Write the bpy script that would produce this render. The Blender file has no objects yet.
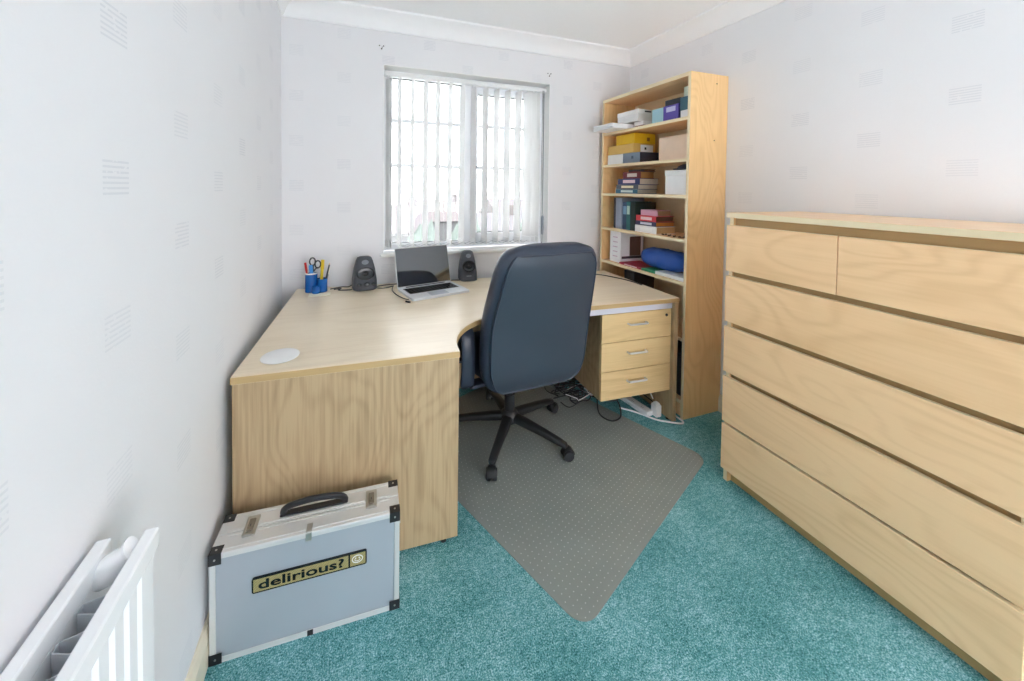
import bpy, bmesh, math, random
from mathutils import Vector, Matrix
random.seed(7)
SC = bpy.context.scene
COL = SC.collection
PI = math.pi

# ------------------------------------------------------------------ camera
CAM_H = 1.3277
def make_camera():
    f, cx, cy = 369.14, 482.68, 197.16
    yaw, pitch, roll = .3398, .0245, -.011
    cd = bpy.data.cameras.new('camera'); co = bpy.data.objects.new('camera', cd); COL.objects.link(co)
    cd.sensor_fit = 'HORIZONTAL'; cd.sensor_width = 36.0; cd.lens = f/1024*36
    cd.shift_x = (512-cx)/1024; cd.shift_y = (cy-340.5)/1024
    cd.clip_start = .02; cd.clip_end = 500
    r = Vector((math.cos(yaw), -math.sin(yaw), 0)); d = Vector((math.sin(yaw), math.cos(yaw), 0)); u = Vector((0, 0, 1))
    fw = d*math.cos(pitch)-u*math.sin(pitch); up = u*math.cos(pitch)+d*math.sin(pitch)
    r3 = r*math.cos(roll)-up*math.sin(roll); u3 = up*math.cos(roll)+r*math.sin(roll)
    m = Matrix((r3, u3, -fw)).transposed().to_4x4(); m.translation = (0, 0, CAM_H)
    co.matrix_world = m
    SC.camera = co
make_camera()

# ------------------------------------------------------------------ world, light, exposure
w = bpy.data.worlds.new('overcast_sky'); SC.world = w; w.use_nodes = True
bg = w.node_tree.nodes['Background']; bg.inputs[0].default_value = (.965, .96, 1.0, 1); bg.inputs[1].default_value = 5.2
SC.view_settings.view_transform = 'Standard'; SC.view_settings.look = 'None'
SC.view_settings.exposure = 0.58; SC.view_settings.gamma = 1.0; SC.view_settings.use_curve_mapping = False
SC.cycles.max_bounces = 10; SC.cycles.diffuse_bounces = 8; SC.cycles.transparent_max_bounces = 16

# ------------------------------------------------------------------ room numbers
XL, XR, YB, YF, ZC = -.388, 2.098, 2.4186, -1.4, 2.405
WX0, WX1, WZ0, WZ1 = .185, 1.373, .905, 2.10      # window opening

# ------------------------------------------------------------------ helpers
def srgb(r, g, b):
    f = lambda c: (c/255)/12.92 if c/255 <= .04045 else ((c/255+.055)/1.055)**2.4
    return (f(r), f(g), f(b), 1)
def newmat(name):
    m = bpy.data.materials.new(name); m.use_nodes = True
    nt = m.node_tree; b = nt.nodes['Principled BSDF']
    return m, nt, b
def N(nt, t, **kw):
    n = nt.nodes.new(t)
    for k, v in kw.items(): setattr(n, k, v)
    return n
def plain(name, col, rough=.5, metal=0, noise=0.04, nscale=30, coat=0, bump=0):
    m, nt, b = newmat(name)
    b.inputs['Roughness'].default_value = rough; b.inputs['Metallic'].default_value = metal
    b.inputs['Coat Weight'].default_value = coat
    tc = N(nt, 'ShaderNodeTexCoord'); no = N(nt, 'ShaderNodeTexNoise'); no.inputs['Scale'].default_value = nscale; no.inputs['Detail'].default_value = 3
    nt.links.new(tc.outputs['Object'], no.inputs['Vector'])
    mx = N(nt, 'ShaderNodeMix', data_type='RGBA')
    mx.inputs[6].default_value = tuple(c*(1-noise) for c in col[:3])+(1,); mx.inputs[7].default_value = tuple(min(1, c*(1+noise)) for c in col[:3])+(1,)
    nt.links.new(no.outputs['Fac'], mx.inputs[0]); nt.links.new(mx.outputs[2], b.inputs['Base Color'])
    if bump:
        bp = N(nt, 'ShaderNodeBump'); bp.inputs['Strength'].default_value = bump; bp.inputs['Distance'].default_value = .002
        nt.links.new(no.outputs['Fac'], bp.inputs['Height']); nt.links.new(bp.outputs[0], b.inputs['Normal'])
    return m
def math_n(nt, op, a, b=None, c=None):
    n = N(nt, 'ShaderNodeMath', operation=op)
    for i, v in enumerate((a, b, c)):
        if v is None: continue
        if isinstance(v, (int, float)): n.inputs[i].default_value = v
        else: nt.links.new(v, n.inputs[i])
    return n.outputs[0]
def wood(name, light, dark, axis, rough=.4, rings=9, ringamt=.55, pore=.5, sc=1.0, cross=6.0, coat=0, porefreq=170):
    """wood veneer whose grain runs along the given object axis"""
    m, nt, b = newmat(name); L = nt.links.new
    tc = N(nt, 'ShaderNodeTexCoord'); oi = N(nt, 'ShaderNodeObjectInfo')
    add = N(nt, 'ShaderNodeVectorMath', operation='ADD'); L(tc.outputs['Object'], add.inputs[0])
    sc3 = N(nt, 'ShaderNodeVectorMath', operation='SCALE'); sc3.inputs[0].default_value = (5.1, 3.7, 7.3)
    L(oi.outputs['Random'], sc3.inputs['Scale']); L(sc3.outputs[0], add.inputs[1])
    def mapped(along, across):
        mp = N(nt, 'ShaderNodeMapping'); s = [across]*3; s['XYZ'.index(axis)] = along
        mp.inputs['Scale'].default_value = s; L(add.outputs[0], mp.inputs['Vector']); return mp.outputs[0]
    n1 = N(nt, 'ShaderNodeTexNoise'); n1.inputs['Scale'].default_value = 1; n1.inputs['Detail'].default_value = 1.5; n1.inputs['Distortion'].default_value = .4
    L(mapped(1.1*sc, cross*sc), n1.inputs['Vector'])
    fr = math_n(nt, 'SINE', math_n(nt, 'MULTIPLY', n1.outputs['Fac'], rings*6.283))
    fr = math_n(nt, 'MULTIPLY_ADD', fr, .5, .5); fr = math_n(nt, 'POWER', fr, 2.2)
    n2 = N(nt, 'ShaderNodeTexNoise'); n2.inputs['Scale'].default_value = 1; n2.inputs['Detail'].default_value = 3
    L(mapped(porefreq*.035*sc, porefreq*sc), n2.inputs['Vector'])
    n3 = N(nt, 'ShaderNodeTexNoise'); n3.inputs['Scale'].default_value = 1; n3.inputs['Detail'].default_value = 2
    L(mapped(.8*sc, 3.5*sc), n3.inputs['Vector'])
    f = math_n(nt, 'MULTIPLY', fr, ringamt*.5)
    p = math_n(nt, 'MULTIPLY', math_n(nt, 'SUBTRACT', n2.outputs['Fac'], .42), pore)
    f = math_n(nt, 'ADD', f, p); f = math_n(nt, 'ADD', f, math_n(nt, 'MULTIPLY', math_n(nt, 'SUBTRACT', n3.outputs['Fac'], .45), .7))
    cl = N(nt, 'ShaderNodeClamp'); L(f, cl.inputs[0])
    mx = N(nt, 'ShaderNodeMix', data_type='RGBA'); mx.inputs[6].default_value = light; mx.inputs[7].default_value = dark
    L(cl.outputs[0], mx.inputs[0]); L(mx.outputs[2], b.inputs['Base Color'])
    b.inputs['Roughness'].default_value = rough; b.inputs['Coat Weight'].default_value = coat; b.inputs['Coat Roughness'].default_value = .15
    return m
def wallpaper(name, base, uaxis, u0, v0):
    """off-white paper with small printed patches of horizontal ruled lines on a staggered grid"""
    m, nt, b = newmat(name); L = nt.links.new
    tc = N(nt, 'ShaderNodeTexCoord'); sp = N(nt, 'ShaderNodeSeparateXYZ'); L(tc.outputs['Object'], sp.inputs[0])
    U = sp.outputs['XYZ'.index(uaxis)]; V = sp.outputs['Z']
    P, Q = .262, .264
    uu = math_n(nt, 'DIVIDE', math_n(nt, 'SUBTRACT', U, u0-P/2), P)
    k = math_n(nt, 'FLOOR', uu); fu = math_n(nt, 'SUBTRACT', math_n(nt, 'FRACT', uu), .5)
    odd = math_n(nt, 'FLOORED_MODULO', k, 2)
    vv = math_n(nt, 'ADD', math_n(nt, 'DIVIDE', math_n(nt, 'SUBTRACT', V, v0-Q/2), Q), math_n(nt, 'MULTIPLY', odd, .5))
    j = math_n(nt, 'FLOOR', vv); fv = math_n(nt, 'SUBTRACT', math_n(nt, 'FRACT', vv), .5)
    cmb = N(nt, 'ShaderNodeCombineXYZ'); L(k, cmb.inputs[0]); L(j, cmb.inputs[1])
    wn = N(nt, 'ShaderNodeTexWhiteNoise', noise_dimensions='3D'); L(cmb.outputs[0], wn.inputs['Vector'])
    inu = math_n(nt, 'LESS_THAN', math_n(nt, 'ABSOLUTE', fu), .038/P)
    inv = math_n(nt, 'LESS_THAN', math_n(nt, 'ABSOLUTE', fv), .033/Q)
    ln = math_n(nt, 'LESS_THAN', math_n(nt, 'FRACT', math_n(nt, 'MULTIPLY', fv, Q/.0092)), .42)
    fine = N(nt, 'ShaderNodeTexNoise'); fine.inputs['Scale'].default_value = 70; L(tc.outputs['Object'], fine.inputs['Vector'])
    br = math_n(nt, 'GREATER_THAN', fine.outputs['Fac'], .36)
    mask = math_n(nt, 'MULTIPLY', math_n(nt, 'MULTIPLY', inu, inv), math_n(nt, 'MULTIPLY', ln, br))
    mask = math_n(nt, 'MULTIPLY', mask, math_n(nt, 'MULTIPLY_ADD', wn.outputs['Value'], .38, .3))
    mot = N(nt, 'ShaderNodeTexNoise'); mot.inputs['Scale'].default_value = 4; mot.inputs['Detail'].default_value = 5; L(tc.outputs['Object'], mot.inputs['Vector'])
    mx0 = N(nt, 'ShaderNodeMix', data_type='RGBA'); mx0.inputs[6].default_value = base; mx0.inputs[7].default_value = tuple(c*.965 for c in base[:3])+(1,)
    L(mot.outputs['Fac'], mx0.inputs[0])
    mx = N(nt, 'ShaderNodeMix', data_type='RGBA'); L(mask, mx.inputs[0]); L(mx0.outputs[2], mx.inputs[6])
    mx.inputs[7].default_value = (base[0]*.80, base[1]*.815, base[2]*.84, 1)
    L(mx.outputs[2], b.inputs['Base Color']); b.inputs['Roughness'].default_value = .7
    fb = N(nt, 'ShaderNodeTexNoise'); fb.inputs['Scale'].default_value = 160; L(tc.outputs['Object'], fb.inputs['Vector'])
    bp = N(nt, 'ShaderNodeBump'); bp.inputs['Strength'].default_value = .12; bp.inputs['Distance'].default_value = .002
    L(math_n(nt, 'ADD', fb.outputs['Fac'], mask), bp.inputs['Height']); L(bp.outputs[0], b.inputs['Normal'])
    return m

# ---- shapes added to a bmesh
def nb(): return bmesh.new()
def box(bm, x0, x1, y0, y1, z0, z1, bev=0, seg=1):
    x0, x1 = min(x0, x1), max(x0, x1); y0, y1 = min(y0, y1), max(y0, y1); z0, z1 = min(z0, z1), max(z0, z1)
    v = [bm.verts.new((x, y, z)) for x in (x0, x1) for y in (y0, y1) for z in (z0, z1)]
    fs = [(0, 1, 3, 2), (4, 6, 7, 5), (0, 4, 5, 1), (2, 3, 7, 6), (0, 2, 6, 4), (1, 5, 7, 3)]
    f = [bm.faces.new([v[i] for i in q]) for q in fs]
    if bev:
        es = list({e for q in f for e in q.edges})
        bmesh.ops.bevel(bm, geom=es, offset=bev, segments=seg, profile=.5, affect='EDGES')
    return bm
def prism(bm, poly, z0, z1, bev=0):
    """polygon in xy extruded from z0 to z1"""
    a = [bm.verts.new((x, y, z0)) for x, y in poly]; b = [bm.verts.new((x, y, z1)) for x, y in poly]
    n = len(poly); bm.faces.new(a[::-1]); bm.faces.new(b)
    for i in range(n): bm.faces.new((a[i], a[(i+1) % n], b[(i+1) % n], b[i]))
    bmesh.ops.recalc_face_normals(bm, faces=bm.faces[:])
    return bm
def extrude_profile(bm, prof, p0, p1, ax_a, ax_b):
    """profile (a,b) swept straight from p0 to p1; ax_a, ax_b are the profile's axes"""
    A, B = Vector(ax_a), Vector(ax_b); p0, p1 = Vector(p0), Vector(p1)
    v0 = [bm.verts.new(p0+A*a+B*b) for a, b in prof]; v1 = [bm.verts.new(p1+A*a+B*b) for a, b in prof]
    n = len(prof); bm.faces.new(v0); bm.faces.new(v1[::-1])
    for i in range(n): bm.faces.new((v0[i], v0[(i+1) % n], v1[(i+1) % n], v1[i]))
    bmesh.ops.recalc_face_normals(bm, faces=bm.faces[:])
    return bm
def frame_of(d):
    d = d.normalized(); a = Vector((0, 0, 1)) if abs(d.z) < .9 else Vector((1, 0, 0))
    s = d.cross(a).normalized(); return s, s.cross(d).normalized()
def loft(bm, rings, cap=True):
    vs = [[bm.verts.new(p) for p in r] for r in rings]; n = len(rings[0])
    for a, b in zip(vs, vs[1:]):
        for i in range(n): bm.faces.new((a[i], a[(i+1) % n], b[(i+1) % n], b[i]))
    if cap: bm.faces.new(vs[0][::-1]); bm.faces.new(vs[-1])
    bmesh.ops.recalc_face_normals(bm, faces=bm.faces[:])
    return bm
def cyl(bm, p0, p1, r0, r1=None, n=16):
    r1 = r0 if r1 is None else r1; p0, p1 = Vector(p0), Vector(p1); s, t = frame_of(p1-p0)
    ring = lambda p, r: [p+s*(r*math.cos(2*PI*i/n))+t*(r*math.sin(2*PI*i/n)) for i in range(n)]
    return loft(bm, [ring(p0, r0), ring(p1, r1)])
def lathe(bm, prof, c=(0, 0, 0), n=24, closed=False):
    c = Vector(c); rings = [[c+Vector((r*math.cos(2*PI*i/n), r*math.sin(2*PI*i/n), z)) for i in range(n)] for r, z in prof]
    if closed: rings.append(rings[0])
    return loft(bm, rings, cap=not closed)
def smooth_path(pts, k=6):
    pts = [Vector(p) for p in pts]; out = []
    for i in range(len(pts)-1):
        a = pts[max(0, i-1)]; b = pts[i]; c = pts[i+1]; d = pts[min(len(pts)-1, i+2)]
        for j in range(k):
            t = j/k
            out.append(.5*((2*b)+(c-a)*t+(2*a-5*b+4*c-d)*t*t+(3*b-a-3*c+d)*t**3))
    out.append(pts[-1]); return out
def tube(bm, pts, r, n=8, k=6, flat=None, smooth=True):
    """round (or flattened: flat=(a,b)) tube along points"""
    P = smooth_path(pts, k) if smooth else [Vector(p) for p in pts]
    rings = []; prev = None
    for i, p in enumerate(P):
        d = (P[min(i+1, len(P)-1)]-P[max(i-1, 0)]).normalized()
        if prev is None: s, t = frame_of(d)
        else:
            s = (prev-d*prev.dot(d))
            s = s.normalized() if s.length > 1e-6 else frame_of(d)[0]
            t = s.cross(d)
        prev = s; a, b = flat if flat else (r, r)
        rings.append([p+s*(a*math.cos(2*PI*q/n))+t*(b*math.sin(2*PI*q/n)) for q in range(n)])
    return loft(bm, rings)
def superring(c, ax, ay, a, b, n=28, e=4.0):
    out = []
    for i in range(n):
        th = 2*PI*i/n; co, si = math.cos(th), math.sin(th)
        out.append(c+ax*(a*math.copysign(abs(co)**(2/e), co))+ay*(b*math.copysign(abs(si)**(2/e), si)))
    return out
def rrect(x0, x1, y0, y1, r, n=8):
    out = []
    for cx, cy, a0 in ((x1-r, y0+r, -PI/2), (x1-r, y1-r, 0), (x0+r, y1-r, PI/2), (x0+r, y0+r, PI)):
        for i in range(n+1): a = a0+PI/2*i/n; out.append((cx+r*math.cos(a), cy+r*math.sin(a)))
    return out
def obj(name, bm, mat, parent=None, smooth=False, angle=40):
    me = bpy.data.meshes.new(name); bm.to_mesh(me); bm.free()
    if smooth:
        for p in me.polygons: p.use_smooth = True
        me.set_sharp_from_angle(angle=math.radians(angle))
    me.materials.append(mat)
    o = bpy.data.objects.new(name, me); COL.objects.link(o)
    if parent: o.parent = parent
    return o
def tag(o, label, cat, group=None, kind=None):
    o['label'] = label; o['category'] = cat
    if group: o['group'] = group
    if kind: o['kind'] = kind
    return o
def thing(name, label, cat, loc=(0, 0, 0), rz=0, group=None):
    o = bpy.data.objects.new(name, None); COL.objects.link(o); o.location = loc; o.rotation_euler = (0, 0, rz); o.empty_display_size = .05
    return tag(o, label, cat, group)
def struct(name, bm, mat, label, parent=None, smooth=False):
    o = obj(name, bm, mat, parent, smooth)
    if not parent: o['kind'] = 'structure'; o['label'] = label; o['category'] = name.split('_')[0]
    return o
def bx(*a, **k): return box(nb(), *a, **k)
def bxk(x0, x1, y0, y1, z0, z1): return bx(x0, x1, y0*.989, y1*.989, z0, z1)

# ------------------------------------------------------------------ materials
M = {}
M['wall_l'] = wallpaper('wallpaper_left', srgb(236, 236, 239), 'Y', 1.083, 1.205)
M['wall_r'] = wallpaper('wallpaper_right', srgb(236, 236, 239), 'Y', .953, 1.551)
M['wall_b'] = wallpaper('wallpaper_back', srgb(233, 232, 234), 'X', -.31, 1.33)
M['ceil'] = plain('ceiling_paint', srgb(250, 250, 251), .9, noise=.015, nscale=60, bump=.2)
M['white_paint'] = plain('white_gloss_paint', srgb(243, 243, 241), .3, noise=.015)
M['cornice'] = plain('cornice_paint', srgb(248, 248, 249), .7, noise=.01)
M['skirting'] = plain('cream_skirting', srgb(232, 222, 200), .5, noise=.06, nscale=12)
M['upvc'] = plain('white_upvc', srgb(246, 247, 250), .25, noise=.01)
M['gasket'] = plain('black_gasket', srgb(40, 42, 46), .6)
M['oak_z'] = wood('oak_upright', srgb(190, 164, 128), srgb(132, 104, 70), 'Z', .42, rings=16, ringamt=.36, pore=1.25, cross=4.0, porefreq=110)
M['oak_x'] = wood('oak_crosswise_lit', srgb(238, 222, 196), srgb(200, 176, 140), 'X', .32, rings=5, ringamt=.28, pore=.6, cross=5)  # desk top oak, colour lightened against the panels for light falling on it
M['oak_drawer'] = wood('oak_drawer', srgb(224, 194, 144), srgb(172, 136, 88), 'X', .4, rings=6, ringamt=.4, pore=.7, cross=6)
M['oak_edge'] = wood('oak_edge', srgb(196, 166, 118), srgb(156, 124, 80), 'X', .4, rings=5, ringamt=.3, pore=.5)
M['birch_y'] = wood('birch_lengthwise', srgb(254, 213, 165), srgb(219, 170, 114), 'Y', .3, rings=17, ringamt=.42, pore=.4, cross=3.6, porefreq=110)
M['birch_z'] = wood('birch_upright', srgb(246, 206, 150), srgb(210, 162, 100), 'Z', .4, rings=18, ringamt=.4, pore=.5, cross=4.0, porefreq=110)
M['birch_edge'] = wood('birch_edge', srgb(240, 222, 186), srgb(214, 186, 138), 'Y', .4, rings=4, ringamt=.3, pore=.3)
M['birch_dark'] = wood('birch_recess_shade', srgb(190, 158, 108), srgb(160, 126, 80), 'Y', .5, rings=4, ringamt=.3, pore=.3)  # darker birch copy, shade of the drawer gaps and plinth put into its colour
M['alu'] = plain('brushed_aluminium', srgb(226, 226, 226), .38, metal=.35, noise=.05, nscale=9)
M['alu_panel'] = plain('aluminium_sheet', srgb(180, 187, 197), .42, metal=.25, noise=.06, nscale=5)
M['silver'] = plain('silver_paint', srgb(226, 228, 232), .35, metal=.2, noise=.02)
M['black_plastic'] = plain('black_plastic', srgb(38, 39, 43), .45)
M['black_gloss'] = plain('black_gloss', srgb(24, 26, 30), .18)
M['speaker'] = plain('charcoal_speaker_plastic', srgb(66, 68, 76), .5)
M['chair_plastic'] = plain('chair_black_plastic', srgb(36, 37, 40), .42)
M['leather'] = plain('navy_leather', srgb(50, 58, 74), .36, noise=.12, nscale=14, bump=.08)
M['leather_back'] = plain('navy_vinyl', srgb(56, 65, 78), .4, noise=.12, nscale=8, bump=.05)
M['chrome'] = plain('chrome', srgb(225, 225, 225), .15, metal=1)
M['steel'] = plain('nickel_steel', srgb(190, 188, 182), .3, metal=.7)
M['satin'] = plain('satin_nickel', srgb(226, 226, 228), .3, metal=.4)
M['rail'] = plain('lilac_grey_metal', srgb(214, 214, 226), .4)
M['white_plastic'] = plain('white_plastic', srgb(240, 240, 240), .35)
M['grey_plastic'] = plain('grey_plastic', srgb(132, 138, 146), .5)
M['rad'] = plain('radiator_enamel', srgb(246, 247, 249), .25, noise=.01)
M['fin'] = plain('galvanised_fin', srgb(196, 199, 204), .5)
M['paper'] = plain('white_paper', srgb(244, 244, 246), .8, noise=.02)
M['pages'] = plain('book_pages', srgb(196, 188, 174), .9, noise=.08, nscale=80)
M['screw'] = plain('dark_hole', srgb(62, 56, 52), .9)

def slat_mat():
    m, nt, b = newmat('blind_fabric'); b.inputs['Base Color'].default_value = srgb(246, 246, 246); b.inputs['Roughness'].default_value = .8
    tl = N(nt, 'ShaderNodeBsdfTranslucent'); tl.inputs[0].default_value = srgb(246, 246, 246)
    wv = N(nt, 'ShaderNodeTexNoise'); wv.inputs['Scale'].default_value = 90
    mr = N(nt, 'ShaderNodeMapRange'); mr.inputs[3].default_value = .34; mr.inputs[4].default_value = .44; nt.links.new(wv.outputs['Fac'], mr.inputs[0])
    mx = N(nt, 'ShaderNodeMixShader'); nt.links.new(mr.outputs[0], mx.inputs[0])
    nt.links.new(b.outputs[0], mx.inputs[1]); nt.links.new(tl.outputs[0], mx.inputs[2])
    nt.links.new(mx.outputs[0], nt.nodes['Material Output'].inputs[0]); return m
M['slat'] = slat_mat()
def glass_mat():
    m, nt, b = newmat('window_glass')
    tr = N(nt, 'ShaderNodeBsdfTransparent'); tr.inputs[0].default_value = (.97, .985, .98, 1)
    gl = N(nt, 'ShaderNodeBsdfGlossy'); gl.inputs['Roughness'].default_value = .02
    fr = N(nt, 'ShaderNodeFresnel'); fr.inputs[0].default_value = 1.45
    no = N(nt, 'ShaderNodeTexNoise'); no.inputs['Scale'].default_value = 2
    bp = N(nt, 'ShaderNodeBump'); bp.inputs['Strength'].default_value = .01; nt.links.new(no.outputs['Fac'], bp.inputs['Height']); nt.links.new(bp.outputs[0], gl.inputs['Normal'])
    mx = N(nt, 'ShaderNodeMixShader'); nt.links.new(fr.outputs[0], mx.inputs[0]); nt.links.new(tr.outputs[0], mx.inputs[1]); nt.links.new(gl.outputs[0], mx.inputs[2])
    nt.links.new(mx.outputs[0], nt.nodes['Material Output'].inputs[0]); return m
M['glass'] = glass_mat()
def carpet_mat():
    m, nt, b = newmat('teal_carpet'); L = nt.links.new
    tc = N(nt, 'ShaderNodeTexCoord')
    def noise(s, d=3, r=.5):
        n = N(nt, 'ShaderNodeTexNoise'); n.inputs['Scale'].default_value = s; n.inputs['Detail'].default_value = d; n.inputs['Roughness'].default_value = r
        L(tc.outputs['Object'], n.inputs['Vector']); return n.outputs['Fac']
    speck = noise(240, 2, .7); mid = noise(60, 3); big = noise(4.5, 3, .55)
    f = math_n(nt, 'ADD', math_n(nt, 'MULTIPLY', math_n(nt, 'SUBTRACT', speck, .5), 2.3), math_n(nt, 'MULTIPLY', math_n(nt, 'SUBTRACT', mid, .5), .8))
    f = math_n(nt, 'ADD', f, math_n(nt, 'MULTIPLY', math_n(nt, 'SUBTRACT', big, .5), .7)); f = math_n(nt, 'ADD', f, .5)
    cr = N(nt, 'ShaderNodeValToRGB'); L(f, cr.inputs[0])
    e = cr.color_ramp.elements; e[0].position = 0; e[0].color = srgb(32, 92, 92); e[1].position = 1; e[1].color = srgb(186, 226, 234)
    q = e.new(.5); q.color = srgb(94, 162, 165)
    L(cr.outputs[0], b.inputs['Base Color']); b.inputs['Roughness'].default_value = .95
    b.inputs['Sheen Weight'].default_value = .4; b.inputs['Sheen Tint'].default_value = srgb(150, 205, 215)
    b.inputs['Specular IOR Level'].default_value = .1
    bp = N(nt, 'ShaderNodeBump'); bp.inputs['Strength'].default_value = .7; bp.inputs['Distance'].default_value = .006
    L(speck, bp.inputs['Height']); L(bp.outputs[0], b.inputs['Normal']); return m
M['carpet'] = carpet_mat()
def mat_mat():
    m, nt, b = newmat('clear_vinyl'); L = nt.links.new
    tc = N(nt, 'ShaderNodeTexCoord'); no = N(nt, 'ShaderNodeTexNoise'); no.inputs['Scale'].default_value = 5; no.inputs['Detail'].default_value = 5
    L(tc.outputs['Object'], no.inputs['Vector'])
    mx = N(nt, 'ShaderNodeMix', data_type='RGBA'); mx.inputs[6].default_value = srgb(146, 154, 150); mx.inputs[7].default_value = srgb(180, 184, 178)
    L(no.outputs['Fac'], mx.inputs[0]); L(mx.outputs[2], b.inputs['Base Color']); b.inputs['Roughness'].default_value = .38
    tr = N(nt, 'ShaderNodeBsdfTransparent'); tr.inputs[0].default_value = (.85, .9, .9, 1)
    ms = N(nt, 'ShaderNodeMixShader'); ms.inputs[0].default_value = .3
    L(b.outputs[0], ms.inputs[1]); L(tr.outputs[0], ms.inputs[2]); L(ms.outputs[0], nt.nodes['Material Output'].inputs[0]); return m
M['vinyl'] = mat_mat()
M['stud'] = plain('vinyl_stud', srgb(214, 218, 214), .25)
_cc = {}
def colm(r, g, b, rough=.5):
    k = (r, g, b, rough)
    if k not in _cc: _cc[k] = plain('tint_%d_%d_%d' % (r, g, b), srgb(r, g, b), rough, noise=.06, nscale=25)
    return _cc[k]

# ------------------------------------------------------------------ the room shell
struct('floor', bx(XL-.2, XR+.2, YF, YB+.2, -.12, 0), M['carpet'], 'teal green carpet covering the whole floor')
struct('wall_left', bx(XL-.2, XL, YF, YB+.2, 0, ZC), M['wall_l'], 'off-white papered left wall above the radiator')
struct('wall_right', bx(XR, XR+.2, YF, YB+.2, 0, ZC), M['wall_r'], 'off-white papered right wall behind the chest of drawers')
WT = .26
bm = nb()
box(bm, XL, WX0, YB, YB+WT, 0, ZC); box(bm, WX1, XR, YB, YB+WT, 0, ZC)
box(bm, WX0, WX1, YB, YB+WT, 0, WZ0-.022); box(bm, WX0, WX1, YB, YB+WT, WZ1, ZC)
wb = struct('wall_back', bm, M['wall_b'], 'papered back wall around the window')
def hole_cluster(cx, cz):
    for dx, dz, r in ((-.013, .008, .004), (.012, .008, .004), (0, -.010, .005), (.004, .0, .003)):
        obj('screw_hole', cyl(nb(), (cx+dx, YB-.0012, cz+dz), (cx+dx, YB+.01, cz+dz), r, n=8), M['screw'], wb)
hole_cluster(.172, 2.205); hole_cluster(1.365, 2.166)
RW = nb()      # unseen wall opposite the window; its wide opening is added for fill daylight
RO = (.5, 1.9, .1, 1.6)
box(RW, XL, RO[0], YF-.12, YF, 0, ZC); box(RW, RO[1], XR, YF-.12, YF, 0, ZC); box(RW, RO[0], RO[1], YF-.12, YF, RO[3], ZC); box(RW, RO[0], RO[1], YF-.12, YF, 0, RO[2])
struct('wall_front', RW, M['ceil'], 'plain white unseen wall opposite the window, opening added for fill light')
struct('ceiling', bx(XL-.2, XR+.2, YF, YB+.26, ZC, ZC+.15), M['ceil'], 'white textured ceiling')
# window reveal lining (smooth white plaster)
bm = nb(); t = .004
box(bm, WX0, WX0+t, YB, YB+.10, WZ0, WZ1); box(bm, WX1-t, WX1, YB, YB+.10, WZ0, WZ1); box(bm, WX0+t, WX1-t, YB, YB+.10, WZ1-t, WZ1)
struct('trim_1', bm, M['white_paint'], 'white plaster lining of the window reveal')
# coving
cov = [(0, 0), (0, .1), (.1, .1), (.098, .088), (.072, .078), (.046, .058), (.028, .034), (.020, .012), (.012, .0)]
CZ = ZC-.1
struct('trim_2', extrude_profile(nb(), cov, (XL, YB, CZ), (XR, YB, CZ), (0, -1, 0), (0, 0, 1)), M['cornice'], 'white coving along the top of the back wall', smooth=True)
struct('trim_3', extrude_profile(nb(), cov, (XR, YF, CZ), (XR, YB-.02, CZ), (-1, 0, 0), (0, 0, 1)), M['cornice'], 'white coving along the top of the right wall', smooth=True)
struct('trim_4', extrude_profile(nb(), cov, (XL, YF, CZ), (XL, YB-.02, CZ), (1, 0, 0), (0, 0, 1)), M['cornice'], 'white coving along the top of the left wall', smooth=True)
# skirting
sk = [(0, 0), (.016, 0), (.016, .075), (.010, .092), (.004, .1), (0, .1)]
struct('baseboard_left', extrude_profile(nb(), sk, (XL, YF, 0), (XL, YB, 0), (1, 0, 0), (0, 0, 1)), M['skirting'], 'cream skirting board along the left wall')
struct('baseboard_back', extrude_profile(nb(), sk, (XL+.016, YB, 0), (XR-.016, YB, 0), (0, -1, 0), (0, 0, 1)), M['skirting'], 'cream skirting board along the back wall')
struct('baseboard_right', extrude_profile(nb(), sk, (XR, YF, 0), (XR, YB, 0), (-1, 0, 0), (0, 0, 1)), M['skirting'], 'cream skirting board along the right wall')
# window board
struct('trim_5', bx(WX0-.018, WX1+.018, YB-.03, YB+.10, WZ0-.022, WZ0, bev=.005, seg=2), M['white_paint'], 'white window board under the blind')

# ------------------------------------------------------------------ window
FY0, FY1 = YB+.10, YB+.17
def ring_frame(bm, x0, x1, z0, z1, w, y0, y1, wt=None):
    wt = wt or w
    box(bm, x0, x0+w, y0, y1, z0, z1, .004); box(bm, x1-w, x1, y0, y1, z0, z1, .004)
    box(bm, x0+w, x1-w, y0, y1, z0, z0+wt, .004); box(bm, x0+w, x1-w, y0, y1, z1-wt, z1, .004); return bm
win = bpy.data.objects.new('window_1', None); COL.objects.link(win); win.location = (0, 0, 0); win['kind'] = 'structure'
win['label'] = 'white double casement window with glazing bars over the desk'; win['category'] = 'window'
bm = ring_frame(nb(), WX0, WX1, WZ0, WZ1, .036, FY0, FY1, .045)
box(bm, .745, .80, FY0, FY1, WZ0+.045, WZ1-.045, .004)
obj('frame', bm, M['upvc'], win)
obj('sash', ring_frame(nb(), .80, WX1-.036, WZ0+.045, WZ1-.045, .045, FY0-.012, FY1-.01, .055), M['upvc'], win)
panes = [(WX0+.036, .745, WZ0+.045, WZ1-.045), (.845, WX1-.081, WZ0+.10, WZ1-.10)]
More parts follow.
